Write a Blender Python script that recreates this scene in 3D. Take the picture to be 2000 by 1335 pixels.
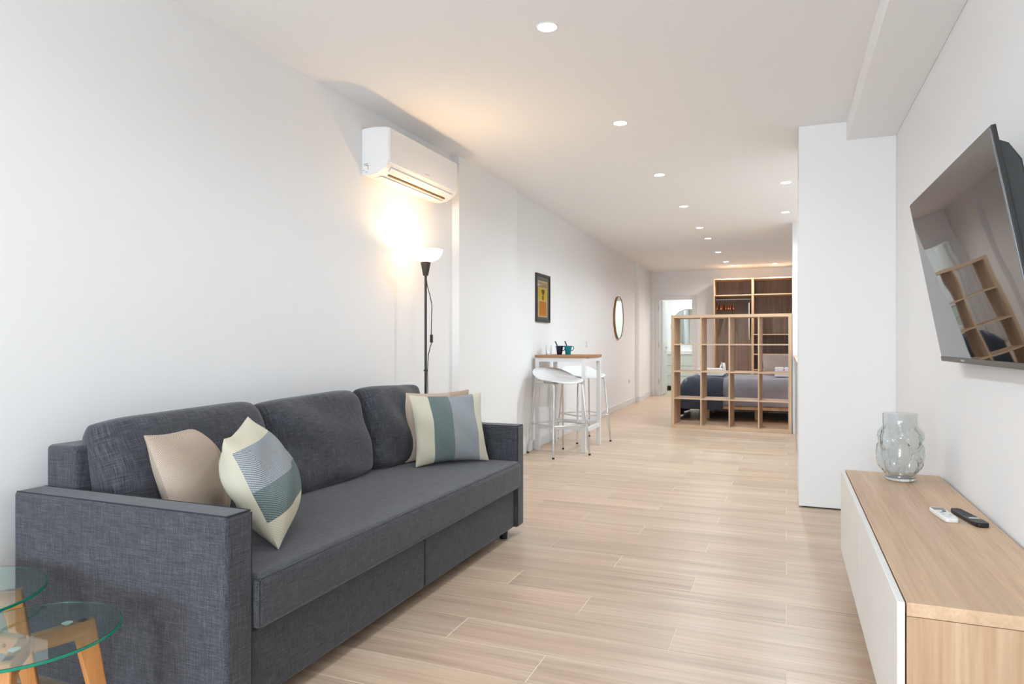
import bpy, bmesh, math, random
from mathutils import Vector, Matrix

for o in list(bpy.data.objects):
    bpy.data.objects.remove(o)
scene = bpy.context.scene
COL = scene.collection
PI = math.pi
rnd = random.Random(7)


def lin(c):
    c /= 255.0
    return c / 12.92 if c <= 0.04045 else ((c + 0.055) / 1.055) ** 2.4


def rgb(r, g, b):
    return (lin(r), lin(g), lin(b), 1.0)


# ------------------------------------------------------------------ camera
YAW = math.atan(536 / 1333)
CAMH = 1.12
cam_data = bpy.data.cameras.new('camera')
cam = bpy.data.objects.new('camera', cam_data)
COL.objects.link(cam)
cam.location = (0, 0, CAMH)
cam.rotation_euler = (PI / 2, 0, YAW)
cam_data.sensor_width = 36
cam_data.lens = 36 * 1333 / 2000
cam_data.clip_start = 0.05
scene.camera = cam

# ------------------------------------------------------------------ view, world, big lights
vs = scene.view_settings
vs.view_transform = 'Standard'
vs.look = 'None'
vs.gamma = 1
vs.use_curve_mapping = False
vs.exposure = 0.90

world = bpy.data.worlds.new('sky')
scene.world = world
world.use_nodes = True
bg = world.node_tree.nodes['Background']
bg.inputs[0].default_value = (0.80, 0.90, 1.0, 1)
bg.inputs[1].default_value = 1.0


def area_light(name, loc, rot, sx, sy, power, color, parent=None, spread=PI):
    d = bpy.data.lights.new(name, 'AREA')
    d.shape = 'RECTANGLE'
    d.size, d.size_y = sx, sy
    d.energy = power
    d.color = color
    d.spread = spread
    o = bpy.data.objects.new(name, d)
    COL.objects.link(o)
    o.location = loc
    o.rotation_euler = rot
    if parent:
        o.parent = parent
    return o


# daylight entering through an assumed big window wall behind the camera
WINDOW_POWER = 140
area_light('assumed_daylight', (-1.45, -4.42, 1.2), (PI / 2 + 0.42, 0, 0), 1.5, 2.2, WINDOW_POWER, (0.80, 0.905, 1.0))  # assumed source, tilted up to lighten the ceiling
DOWN_POWER = 20.0
LAMP_POWER = 5.3


# ------------------------------------------------------------------ materials
def mat_new(name):
    m = bpy.data.materials.new(name)
    m.use_nodes = True
    nt = m.node_tree
    return m, nt, nt.nodes['Principled BSDF']


def simple(name, col, rough=0.5, metal=0.0, spec=0.5, coat=0.0):
    m, nt, b = mat_new(name)
    b.inputs['Base Color'].default_value = col
    b.inputs['Roughness'].default_value = rough
    b.inputs['Metallic'].default_value = metal
    b.inputs['Specular IOR Level'].default_value = spec
    b.inputs['Coat Weight'].default_value = coat
    return m


def node(nt, typ, **kw):
    n = nt.nodes.new(typ)
    for k, v in kw.items():
        setattr(n, k, v)
    return n


def ramp(nt, fac, stops):
    r = node(nt, 'ShaderNodeValToRGB')
    e = r.color_ramp.elements
    while len(e) < len(stops):
        e.new(0.5)
    for i, (p, c) in enumerate(stops):
        e[i].position = p
        e[i].color = c
    nt.links.new(fac, r.inputs[0])
    return r.outputs[0]


def noise(nt, vec, scale, detail=4, rough=0.5, dist=0.0):
    n = node(nt, 'ShaderNodeTexNoise')
    n.inputs['Scale'].default_value = scale
    n.inputs['Detail'].default_value = detail
    n.inputs['Roughness'].default_value = rough
    n.inputs['Distortion'].default_value = dist
    nt.links.new(vec, n.inputs['Vector'])
    return n.outputs[0]


def mapping(nt, vec, scale, rot=(0, 0, 0)):
    n = node(nt, 'ShaderNodeMapping')
    n.inputs['Scale'].default_value = scale
    n.inputs['Rotation'].default_value = rot
    nt.links.new(vec, n.inputs['Vector'])
    return n.outputs[0]


def mixc(nt, fac, a, b, mode='MIX'):
    n = node(nt, 'ShaderNodeMix', data_type='RGBA', blend_type=mode)
    for sock, v in ((n.inputs[0], fac), (n.inputs[6], a), (n.inputs[7], b)):
        if isinstance(v, (tuple, float, int)):
            sock.default_value = v
        else:
            nt.links.new(v, sock)
    return n.outputs[2]


def bump(nt, b, height, strength, dist=0.002):
    n = node(nt, 'ShaderNodeBump')
    n.inputs['Strength'].default_value = strength
    n.inputs['Distance'].default_value = dist
    nt.links.new(height, n.inputs['Height'])
    nt.links.new(n.outputs[0], b.inputs['Normal'])


def math_node(nt, op, a, b):
    n = node(nt, 'ShaderNodeMath', operation=op)
    for i, v in enumerate((a, b)):
        if isinstance(v, (float, int)):
            n.inputs[i].default_value = v
        else:
            nt.links.new(v, n.inputs[i])
    return n.outputs[0]


def wood(name, cols, axis=0, scale=1.0, rough=0.45, per_object=False, streak=14.0, band=None, fine=0.86):
    """streaky wood whose grain runs along the given object axis"""
    m, nt, b = mat_new(name)
    tc = node(nt, 'ShaderNodeTexCoord')
    vec = tc.outputs['Object']
    if per_object:
        oi = node(nt, 'ShaderNodeObjectInfo')
        mul = node(nt, 'ShaderNodeVectorMath', operation='MULTIPLY')
        comb = node(nt, 'ShaderNodeCombineXYZ')
        for i in range(3):
            nt.links.new(oi.outputs['Random'], comb.inputs[i])
        nt.links.new(comb.outputs[0], mul.inputs[0])
        mul.inputs[1].default_value = (37.0, 53.0, 71.0)
        add = node(nt, 'ShaderNodeVectorMath', operation='ADD')
        nt.links.new(vec, add.inputs[0])
        nt.links.new(mul.outputs[0], add.inputs[1])
        vec = add.outputs[0]
    s = [streak * scale] * 3
    s[axis] = 0.9 * scale
    v1 = mapping(nt, vec, tuple(s))
    n1 = noise(nt, v1, 1.0, 5, 0.55, 0.6)
    s2 = [streak * 7 * scale] * 3
    s2[axis] = 3.0 * scale
    n2 = noise(nt, mapping(nt, vec, tuple(s2)), 1.0, 3, 0.6)
    c1 = ramp(nt, n1, [(0.28, cols[0]), (0.5, cols[1]), (0.72, cols[2])])
    c2 = ramp(nt, n2, [(0.3, (fine, fine, fine, 1)), (0.65, (1.04, 1.04, 1.04, 1))])
    c = mixc(nt, 1.0, c1, c2, 'MULTIPLY')
    if per_object:
        oi2 = node(nt, 'ShaderNodeObjectInfo')
        tone = ramp(nt, oi2.outputs['Random'], [(0.0, (0.93, 0.92, 0.91, 1)), (0.5, (1, 1, 1, 1)), (1.0, (1.06, 1.05, 1.03, 1))])
        c = mixc(nt, 1.0, c, tone, 'MULTIPLY')
    if band is not None:
        # glued-up staves: bands of slightly different tone across the grain
        sep = node(nt, 'ShaderNodeSeparateXYZ')
        nt.links.new(tc.outputs['Object'], sep.inputs[0])
        fl = math_node(nt, 'FLOOR', math_node(nt, 'MULTIPLY', sep.outputs[band], 8.3), 0.0)
        wn = node(nt, 'ShaderNodeTexWhiteNoise', noise_dimensions='1D')
        nt.links.new(fl, wn.inputs['W'])
        tone = ramp(nt, wn.outputs['Value'], [(0, (0.9, 0.89, 0.88, 1)), (1, (1.06, 1.06, 1.06, 1))])
        c = mixc(nt, 1.0, c, tone, 'MULTIPLY')
    nt.links.new(c, b.inputs['Base Color'])
    b.inputs['Roughness'].default_value = rough
    bump(nt, b, n2, 0.08, 0.001)
    return m


def woven(name, dark, mid, light, rough=0.95):
    m, nt, b = mat_new(name)
    tc = node(nt, 'ShaderNodeTexCoord')
    v = tc.outputs['Object']
    a = noise(nt, mapping(nt, v, (16, 430, 430)), 1.0, 3, 0.6)
    c = noise(nt, mapping(nt, v, (430, 430, 16)), 1.0, 3, 0.6)
    d = noise(nt, mapping(nt, v, (430, 16, 430)), 1.0, 3, 0.6)
    s = math_node(nt, 'ADD', math_node(nt, 'ADD', a, c), d)
    s = math_node(nt, 'MULTIPLY', s, 0.3333)
    col = ramp(nt, s, [(0.36, dark), (0.5, mid), (0.64, light)])
    nt.links.new(col, b.inputs['Base Color'])
    b.inputs['Roughness'].default_value = rough
    b.inputs['Specular IOR Level'].default_value = 0.15
    b.inputs['Sheen Weight'].default_value = 0.25
    b.inputs['Sheen Roughness'].default_value = 0.5
    bump(nt, b, s, 0.35, 0.002)
    return m


def woven_uv(name, dark, mid, light, w, h):
    m, nt, b = mat_new(name)
    tc = node(nt, 'ShaderNodeTexCoord')
    v = tc.outputs['UV']
    a = noise(nt, mapping(nt, v, (16 * w, 430 * h, 1)), 1.0, 3, 0.6)
    c = noise(nt, mapping(nt, v, (430 * w, 16 * h, 1)), 1.0, 3, 0.6)
    s = math_node(nt, 'MULTIPLY', math_node(nt, 'ADD', a, c), 0.5)
    col = ramp(nt, s, [(0.33, dark), (0.5, mid), (0.67, light)])
    nt.links.new(col, b.inputs['Base Color'])
    b.inputs['Roughness'].default_value = 0.95
    b.inputs['Specular IOR Level'].default_value = 0.15
    b.inputs['Sheen Weight'].default_value = 0.25
    b.inputs['Sheen Roughness'].default_value = 0.5
    bump(nt, b, s, 0.35, 0.002)
    return m


def glass(name, col=(1, 1, 1, 1), rough=0.0, ior=1.45):
    m, nt, b = mat_new(name)
    b.inputs['Base Color'].default_value = col
    b.inputs['Roughness'].default_value = rough
    b.inputs['Transmission Weight'].default_value = 1.0
    b.inputs['IOR'].default_value = ior
    return m


def emit(name, col, strength):
    m, nt, b = mat_new(name)
    b.inputs['Base Color'].default_value = (0.8, 0.8, 0.8, 1)
    b.inputs['Emission Color'].default_value = col
    b.inputs['Emission Strength'].default_value = strength
    return m


def plaster(name, col, rough=0.85):
    m, nt, b = mat_new(name)
    tc = node(nt, 'ShaderNodeTexCoord')
    n = noise(nt, tc.outputs['Object'], 60.0, 3)
    b.inputs['Base Color'].default_value = col
    b.inputs['Roughness'].default_value = rough
    b.inputs['Specular IOR Level'].default_value = 0.3
    bump(nt, b, n, 0.03, 0.001)
    return m


M = {}
M['wall'] = plaster('wall_paint', (0.88, 0.88, 0.88, 1))
M['ceiling'] = plaster('ceiling_paint', (0.92, 0.92, 0.92, 1))
M['partition'] = plaster('partition_paint', (0.87, 0.865, 0.86, 1), 0.6)
M['gloss_white'] = simple('gloss_white_lacquer', (0.80, 0.80, 0.79, 1), 0.08)
M['trim_white'] = simple('trim_white', (0.78, 0.78, 0.78, 1), 0.45)
M['grout'] = simple('grout', rgb(236, 226, 212), 0.9)
M['plank'] = wood('plank_wood', [rgb(192, 165, 142), rgb(210, 184, 159), rgb(220, 198, 175)], 0, 0.9, 0.34, True, 18, None, 0.80)
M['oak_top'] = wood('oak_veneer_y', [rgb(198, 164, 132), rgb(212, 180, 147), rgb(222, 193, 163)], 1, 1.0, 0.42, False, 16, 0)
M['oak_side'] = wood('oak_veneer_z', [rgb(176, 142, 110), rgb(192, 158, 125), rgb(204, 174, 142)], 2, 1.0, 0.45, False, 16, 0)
M['oak_x'] = wood('oak_veneer_x', [rgb(190, 155, 122), rgb(208, 175, 142), rgb(220, 190, 158)], 0, 1.0, 0.5, False, 20)
M['oak_z'] = wood('oak_veneer_upright', [rgb(190, 155, 122), rgb(208, 175, 142), rgb(220, 190, 158)], 2, 1.0, 0.5, False, 20)
M['wardrobe_back'] = wood('wardrobe_back', [rgb(124, 106, 95), rgb(144, 126, 114), rgb(160, 142, 129)], 2, 1.0, 0.6, False, 22)
M['table_top_wood'] = wood('bar_top_wood', [rgb(150, 104, 66), rgb(176, 128, 88), rgb(196, 150, 108)], 0, 1.0, 0.45, False, 20)
M['leg_wood'] = wood('honey_wood', [rgb(176, 112, 58), rgb(204, 140, 80), rgb(220, 162, 104)], 2, 1.0, 0.4, False, 18)
M['arm_wood'] = wood('honey_wood_x', [rgb(176, 112, 58), rgb(200, 138, 82), rgb(214, 158, 106)], 0, 1.0, 0.4, False, 18)
M['bed_wood'] = wood('bed_wood', [rgb(190, 150, 108), rgb(206, 168, 124), rgb(218, 184, 142)], 2, 1.0, 0.5)
M['hanger_wood'] = simple('hanger_wood', rgb(150, 76, 32), 0.35)
M['sofa'] = woven('sofa_fabric', rgb(37, 38, 43), rgb(66, 67, 73), rgb(100, 101, 108))
M['sofa_cushion'] = woven_uv('sofa_cushion_fabric', rgb(37, 38, 43), rgb(66, 67, 73), rgb(100, 101, 108), 0.75, 0.45)
M['seam'] = simple('seam_thread', rgb(42, 44, 50), 0.9)
M['black_plastic'] = simple('black_plastic', rgb(28, 28, 30), 0.4)
M['black_metal'] = simple('black_metal', rgb(48, 44, 42), 0.45, 0.2)
M['chrome'] = simple('chrome', (0.72, 0.72, 0.72, 1), 0.14, 1.0)
M['steel'] = simple('brushed_steel', (0.6, 0.6, 0.6, 1), 0.3, 1.0)
M['white_plastic'] = simple('white_plastic', rgb(236, 236, 234), 0.35)
M['ac_white'] = simple('ac_white', rgb(238, 238, 238), 0.4)
M['slot_dark'] = simple('slot_dark', rgb(120, 96, 60), 0.7)
M['gap_dark'] = simple('gap_dark', rgb(60, 55, 50), 0.8)
M['white_metal'] = simple('white_metal', rgb(232, 232, 232), 0.35)
M['door_white'] = simple('front_white', rgb(236, 234, 230), 0.4)
M['grey_print'] = simple('grey_print', rgb(120, 112, 114), 0.6)
M['green_glass'] = None
M['frame_black'] = simple('frame_black', rgb(44, 38, 36), 0.45)
M['mat_grey'] = simple('mat_grey', rgb(96, 98, 92), 0.8)
M['bronze'] = simple('bronze_rim', rgb(150, 108, 62), 0.35, 0.6)
M['mirror'] = simple('mirror_silver', (0.80, 0.86, 0.86, 1), 0.01, 1.0)
M['towel'] = woven('towel_cloth', rgb(214, 212, 210), rgb(232, 231, 230), rgb(243, 242, 240))
M['pillowcase'] = woven('pillowcase_cloth', rgb(138, 122, 116), rgb(160, 144, 138), rgb(176, 160, 152))
M['duvet'] = woven('duvet_cloth', rgb(112, 112, 122), rgb(138, 138, 148), rgb(158, 156, 164))
M['throw'] = woven('throw_cloth', rgb(40, 46, 58), rgb(62, 70, 84), rgb(84, 92, 106))
M['navy'] = simple('navy_glaze', rgb(16, 28, 52), 0.2)
M['teal'] = simple('teal_glaze', rgb(0, 122, 136), 0.2)
M['mattress'] = simple('mattress', rgb(200, 198, 196), 0.9)
M['yellow'] = simple('print_yellow', rgb(206, 172, 24), 0.6)
M['orange'] = simple('print_orange', rgb(200, 124, 14), 0.6)
M['cream_print'] = simple('print_cream', rgb(200, 180, 130), 0.6)
M['tan_print'] = simple('print_tan', rgb(164, 140, 112), 0.6)
M['brown_print'] = simple('print_brown', rgb(94, 64, 26), 0.6)
M['vanity'] = simple('vanity_lacquer', rgb(214, 222, 214), 0.25)
M['bath_mirror'] = simple('bath_mirror_silver', (0.66, 0.73, 0.73, 1), 0.01, 1.0)
M['ceramic'] = simple('ceramic', rgb(240, 240, 240), 0.1)
M['tile_white'] = simple('bathroom_wall', rgb(236, 238, 236), 0.3)
M['lens'] = emit('downlight_lens', (1.0, 0.985, 0.95, 1), 14.0)
M['led'] = emit('led_glow', (0.93, 0.98, 1.0, 1), 6.0)
M['clear_glass'] = glass('clear_glass', (0.98, 0.99, 0.99, 1))


def thin_glass(name):
    m, nt, b = mat_new(name)
    tr = node(nt, 'ShaderNodeBsdfTransparent')
    tr.inputs[0].default_value = (0.97, 0.98, 0.98, 1)
    gl = node(nt, 'ShaderNodeBsdfGlossy')
    gl.inputs['Roughness'].default_value = 0.0
    mx = node(nt, 'ShaderNodeMixShader')
    mx.inputs[0].default_value = 0.05
    nt.links.new(tr.outputs[0], mx.inputs[1])
    nt.links.new(gl.outputs[0], mx.inputs[2])
    nt.links.new(mx.outputs[0], nt.nodes['Material Output'].inputs['Surface'])
    return m


M['pane_thin'] = thin_glass('thin_pane')
M['vase_glass'] = glass('vase_glass', (0.85, 0.88, 0.88, 1), 0.0, 1.40)
M['grey_door'] = simple('grey_steel_front', rgb(176, 178, 180), 0.35, 0.3)


def make_green_glass():
    m, nt, b = mat_new('pane_glass')
    b.inputs['Base Color'].default_value = (0.94, 0.99, 0.97, 1)
    b.inputs['Roughness'].default_value = 0.0
    b.inputs['Transmission Weight'].default_value = 1.0
    b.inputs['IOR'].default_value = 1.5
    va = node(nt, 'ShaderNodeVolumeAbsorption')
    va.inputs['Color'].default_value = (0.02, 0.68, 0.50, 1)
    va.inputs['Density'].default_value = 16.0
    nt.links.new(va.outputs[0], nt.nodes['Material Output'].inputs['Volume'])
    return m


M['green_glass'] = make_green_glass()
M['glass_edge'] = simple('glass_edge', rgb(10, 130, 104), 0.12)


def make_screen():
    m, nt, b = mat_new('tv_screen')
    b.inputs['Base Color'].default_value = (0.012, 0.012, 0.013, 1)
    b.inputs['Roughness'].default_value = 0.02
    b.inputs['Specular IOR Level'].default_value = 1.0
    b.inputs['IOR'].default_value = 2.1
    tc = node(nt, 'ShaderNodeTexCoord')
    n = noise(nt, mapping(nt, tc.outputs['Object'], (1, 1.3, 2.2)), 2.0, 1, 0.3)
    bump(nt, b, n, 0.06, 0.012)
    return m


M['screen'] = make_screen()


def make_shade():
    m, nt, b = mat_new('opal_shade')
    b.inputs['Base Color'].default_value = (0.95, 0.9, 0.82, 1)
    b.inputs['Roughness'].default_value = 0.4
    tr = node(nt, 'ShaderNodeBsdfTranslucent')
    tr.inputs['Color'].default_value = (1, 0.93, 0.82, 1)
    mix = node(nt, 'ShaderNodeMixShader')
    mix.inputs[0].default_value = 0.5
    nt.links.new(b.outputs[0], mix.inputs[1])
    nt.links.new(tr.outputs[0], mix.inputs[2])
    em = node(nt, 'ShaderNodeEmission')
    em.inputs[0].default_value = (1.0, 0.83, 0.62, 1)
    em.inputs[1].default_value = 0.9
    ad = node(nt, 'ShaderNodeAddShader')
    nt.links.new(mix.outputs[0], ad.inputs[0])
    nt.links.new(em.outputs[0], ad.inputs[1])
    nt.links.new(ad.outputs[0], nt.nodes['Material Output'].inputs['Surface'])
    return m


M['shade'] = make_shade()


def make_throw_pillow(name, stops, fine=(0.8, 1.1), vertical=True, freq=220):
    """colour bands along one UV axis with a fine diagonal weave"""
    m, nt, b = mat_new(name)
    tc = node(nt, 'ShaderNodeTexCoord')
    sep = node(nt, 'ShaderNodeSeparateXYZ')
    nt.links.new(tc.outputs['UV'], sep.inputs[0])
    r = node(nt, 'ShaderNodeValToRGB')
    r.color_ramp.interpolation = 'CONSTANT'
    e = r.color_ramp.elements
    while len(e) < len(stops):
        e.new(0.5)
    for i, (p, c, w) in enumerate(stops):
        e[i].position = p
        e[i].color = c
    r2 = node(nt, 'ShaderNodeValToRGB')
    r2.color_ramp.interpolation = 'CONSTANT'
    e2 = r2.color_ramp.elements
    while len(e2) < len(stops):
        e2.new(0.5)
    for i, (p, c, w) in enumerate(stops):
        e2[i].position = p
        e2[i].color = (w, w, w, 1)
    nt.links.new(sep.outputs[0 if vertical else 1], r.inputs[0])
    nt.links.new(sep.outputs[0 if vertical else 1], r2.inputs[0])
    rot = mapping(nt, tc.outputs['UV'], (1, 1, 1), (0, 0, 0.95))
    wv = node(nt, 'ShaderNodeTexWave')
    wv.inputs['Scale'].default_value = 26
    wv.inputs['Distortion'].default_value = 2.0
    wv.inputs['Detail'].default_value = 2
    wv.inputs['Detail Scale'].default_value = 8
    nt.links.new(rot, wv.inputs['Vector'])
    n = noise(nt, mapping(nt, tc.outputs['UV'], (freq, freq, freq)), 1.0, 2, 0.6)
    sp = math_node(nt, 'ADD', math_node(nt, 'MULTIPLY', wv.outputs['Fac'], 0.55), math_node(nt, 'MULTIPLY', n, 0.75))
    dots = ramp(nt, sp, [(0.48, (0.55, 0.60, 0.64, 1)), (0.80, (1.4, 1.4, 1.38, 1))])
    c = mixc(nt, r2.outputs[0], r.outputs[0], mixc(nt, 1.0, r.outputs[0], dots, 'MULTIPLY'))
    nt.links.new(c, b.inputs['Base Color'])
    b.inputs['Roughness'].default_value = 0.95
    b.inputs['Specular IOR Level'].default_value = 0.1
    bump(nt, b, sp, 0.3, 0.003)
    return m


CREAM = rgb(210, 204, 184)
M['striped'] = make_throw_pillow('striped_weave', [(0.0, CREAM, 0.15), (0.235, rgb(112, 124, 123), 0.9), (0.5, rgb(152, 156, 159), 1.0), (0.85, CREAM, 0.15)])
M['beige'] = make_throw_pillow('beige_weave', [(0.0, rgb(190, 172, 156), 0.55), (0.68, rgb(176, 154, 134), 0.5)])


# ------------------------------------------------------------------ mesh helpers
class MB:
    def __init__(self):
        self.bm = bmesh.new()

    def box(self, x0, x1, y0, y1, z0, z1):
        vs_ = [self.bm.verts.new((x, y, z)) for x in (x0, x1) for y in (y0, y1) for z in (z0, z1)]
        for f in ((0, 1, 3, 2), (4, 6, 7, 5), (0, 4, 5, 1), (2, 3, 7, 6), (0, 2, 6, 4), (1, 5, 7, 3)):
            self.bm.faces.new([vs_[i] for i in f])
        return self

    def prism(self, poly, z0, z1):
        a = [self.bm.verts.new((x, y, z0)) for x, y in poly]
        b = [self.bm.verts.new((x, y, z1)) for x, y in poly]
        n = len(poly)
        self.bm.faces.new(a[::-1])
        self.bm.faces.new(b)
        for i in range(n):
            self.bm.faces.new((a[i], a[(i + 1) % n], b[(i + 1) % n], b[i]))
        return self

    def extrude_y(self, prof, y0, y1):
        """closed (x, z) profile swept along y"""
        a = [self.bm.verts.new((x, y0, z)) for x, z in prof]
        b = [self.bm.verts.new((x, y1, z)) for x, z in prof]
        n = len(prof)
        self.bm.faces.new(a)
        self.bm.faces.new(b[::-1])
        for i in range(n):
            self.bm.faces.new((a[(i + 1) % n], a[i], b[i], b[(i + 1) % n]))
        return self

    def lathe(self, prof, n=32, c=(0, 0, 0), closed=False):
        rings = []
        for r, z in prof:
            if r < 1e-6:
                rings.append([self.bm.verts.new((c[0], c[1], c[2] + z))])
            else:
                rings.append([self.bm.verts.new((c[0] + r * math.cos(2 * PI * i / n), c[1] + r * math.sin(2 * PI * i / n), c[2] + z)) for i in range(n)])
        prs = list(zip(rings, rings[1:]))
        if closed:
            prs.append((rings[-1], rings[0]))
        for A, B in prs:
            for i in range(n):
                j = (i + 1) % n
                if len(A) == 1 and len(B) == 1:
                    continue
                if len(A) == 1:
                    self.bm.faces.new((A[0], B[j], B[i]))
                elif len(B) == 1:
                    self.bm.faces.new((A[i], A[j], B[0]))
                else:
                    self.bm.faces.new((A[i], A[j], B[j], B[i]))
        return self

    def tube(self, pts, r, n=10, cap=True, r1=None):
        pts = [Vector(p) for p in pts]
        rings = []
        prev = None
        for i, p in enumerate(pts):
            if i == 0:
                t = pts[1] - p
            elif i == len(pts) - 1:
                t = p - pts[i - 1]
            else:
                t = (pts[i + 1] - p).normalized() + (p - pts[i - 1]).normalized()
            t.normalize()
            if prev is None:
                ref = Vector((0, 0, 1)) if abs(t.z) < 0.9 else Vector((1, 0, 0))
                u = t.cross(ref).normalized()
            else:
                u = (prev - t * prev.dot(t)).normalized()
            prev = u
            w = t.cross(u)
            rr = r if r1 is None else r + (r1 - r) * i / (len(pts) - 1)
            rings.append([self.bm.verts.new(p + (u * math.cos(2 * PI * k / n) + w * math.sin(2 * PI * k / n)) * rr) for k in range(n)])
        for A, B in zip(rings, rings[1:]):
            for k in range(n):
                self.bm.faces.new((A[k], A[(k + 1) % n], B[(k + 1) % n], B[k]))
        if cap:
            self.bm.faces.new(rings[0][::-1])
            self.bm.faces.new(rings[-1])
        return self

    def beam(self, p, q, wu, wv, up=(0, 0, 1), taper=1.0):
        """rectangular bar from p to q"""
        p, q = Vector(p), Vector(q)
        t = (q - p).normalized()
        u = t.cross(Vector(up)).normalized()
        v = u.cross(t)
        R = []
        for c, k in ((p, 1.0), (q, taper)):
            R.append([self.bm.verts.new(c + u * (su * wu / 2 * k) + v * (sv * wv / 2 * k)) for su, sv in ((-1, -1), (1, -1), (1, 1), (-1, 1))])
        for k in range(4):
            self.bm.faces.new((R[0][k], R[0][(k + 1) % 4], R[1][(k + 1) % 4], R[1][k]))
        self.bm.faces.new(R[0][::-1])
        self.bm.faces.new(R[1])
        return self

    def xform(self, mtx):
        self.bm.transform(mtx)
        return self

    def build(self, name, mat, parent=None, bevel=0.0, seg=2, smooth=35, subsurf=0, fix=True):
        if fix:
            bmesh.ops.recalc_face_normals(self.bm, faces=self.bm.faces[:])
        me = bpy.data.meshes.new(name)
        self.bm.to_mesh(me)
        self.bm.free()
        me.materials.append(mat)
        if smooth:
            for p in me.polygons:
                p.use_smooth = True
            me.set_sharp_from_angle(angle=math.radians(smooth))
        o = bpy.data.objects.new(name, me)
        COL.objects.link(o)
        if parent is not None:
            o.parent = parent
        if bevel:
            md = o.modifiers.new('bevel', 'BEVEL')
            md.width = bevel
            md.segments = seg
            md.limit_method = 'ANGLE'
            md.angle_limit = math.radians(40)
            md.harden_normals = False
        if subsurf:
            md = o.modifiers.new('sub', 'SUBSURF')
            md.levels = md.render_levels = subsurf
        return o


def tag(o, label, cat, group=None):
    o['label'] = label
    o['category'] = cat
    if group:
        o['group'] = group
    return o


def structure(o):
    o['kind'] = 'structure'
    return o


def thing(name, label, cat, loc=(0, 0, 0), rz=0.0, group=None):
    o = bpy.data.objects.new(name, None)
    o.empty_display_size = 0.1
    COL.objects.link(o)
    o.location = loc
    o.rotation_euler = (0, 0, rz)
    return tag(o, label, cat, group)


def dup(root, loc, rz, label, group=None):
    r = root.copy()
    COL.objects.link(r)
    r.location = loc
    r.rotation_euler = (0, 0, rz)
    r['label'] = label
    if group:
        r['group'] = group
    for ch in list(root.children):
        c = ch.copy()
        COL.objects.link(c)
        c.parent = r
        for g in list(ch.children):
            d = g.copy()
            COL.objects.link(d)
            d.parent = c
    return r


def pillow_bm(w, h, t, n=26, edge=0.055, p=0.5, seed=0, wrinkle=0.006, fill=2.0, sag=0.0, ears=0.0, back_uv=False, corner=0.0):
    """cushion lying in its local xy plane, thickness along z, with UVs"""
    bm = bmesh.new()
    uvl = bm.loops.layers.uv.new('UVMap')
    r = random.Random(seed)
    ph = [(r.uniform(2, 7), r.uniform(2, 7), r.uniform(0, 6.28)) for _ in range(6)]

    def pt(i, j, s):
        a = -1 + 2 * i / n
        b = -1 + 2 * j / n
        x = w / 2 * a * (1 - edge * (1 - b * b) * abs(a))
        y = h / 2 * b * (1 - edge * (1 - a * a) * abs(b))
        q = max(0.0, (1 - abs(a) ** fill) * (1 - abs(b) ** fill)) ** p
        x *= 1 - corner * b ** 6
        y *= 1 - corner * a ** 6
        if ears:
            q *= 1 - ears * (a * a * b * b)
        z = t / 2 * q
        wv = sum(math.sin(f1 * a + f2 * b + f3) for f1, f2, f3 in ph) * wrinkle * min(1.0, q * 2)
        y -= sag * q * (1 - b) * 0.5
        return (x, y, s * z + wv)

    top = {}
    bot = {}
    for i in range(n + 1):
        for j in range(n + 1):
            v = bm.verts.new(pt(i, j, 1))
            top[i, j] = v
            if 0 < i < n and 0 < j < n:
                bot[i, j] = bm.verts.new(pt(i, j, -1))
            else:
                bot[i, j] = v
    for i in range(n):
        for j in range(n):
            ids = ((i, j), (i + 1, j), (i + 1, j + 1), (i, j + 1))
            f = bm.faces.new([top[k] for k in ids])
            for l, k in zip(f.loops, ids):
                l[uvl].uv = (k[0] / n, k[1] / n)
            vs_ = [bot[k] for k in ids]
            try:
                f = bm.faces.new(vs_[::-1])
                for l, k in zip(f.loops, ids[::-1]):
                    l[uvl].uv = (k[0] / n, k[1] / n) if back_uv else (0.05, 0.05)
            except ValueError:
                pass
    return bm


def pillow(name, mat, bm, parent=None):
    mb = MB()
    mb.bm.free()
    mb.bm = bm
    o = mb.build(name, mat, parent, smooth=80, subsurf=1)
    return o


def frame_matrix(origin, W, H):
    W = Vector(W).normalized()
    H = Vector(H)
    H = (H - W * H.dot(W)).normalized()
    N = W.cross(H)
    m = Matrix(((W.x, H.x, N.x, origin[0]), (W.y, H.y, N.y, origin[1]), (W.z, H.z, N.z, origin[2]), (0, 0, 0, 1)))
    return m


# ------------------------------------------------------------------ setting: floor
ZC = 2.582           # ceiling height
ZS = 2.457           # underside of the beam
XL, XR = -2.44, 0.66
floor = structure(MB().box(-2.9, 0.9, -4.8, 14.45, -0.08, -0.0012).build('floor', M['grout'], smooth=0))
ROW, PITCH, GAP = 0.2067, 1.2, 0.0028


def plank_mesh(mb, x0, x1, y0, y1, dz=0.0):
    c = 0.0008
    zt = dz
    lo = [(x0, y0), (x1, y0), (x1, y1), (x0, y1)]
    hi = [(x0 + c, y0 + c), (x1 - c, y0 + c), (x1 - c, y1 - c), (x0 + c, y1 - c)]
    b = mb.bm
    L = [b.verts.new((x, y, -0.006)) for x, y in lo]
    Mi = [b.verts.new((x, y, zt - 0.001)) for x, y in lo]
    T = [b.verts.new((x, y, zt)) for x, y in hi]
    b.faces.new(T)
    for i in range(4):
        j = (i + 1) % 4
        b.faces.new((L[i], L[j], Mi[j], Mi[i]))
        b.faces.new((Mi[i], Mi[j], T[j], T[i]))


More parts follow.
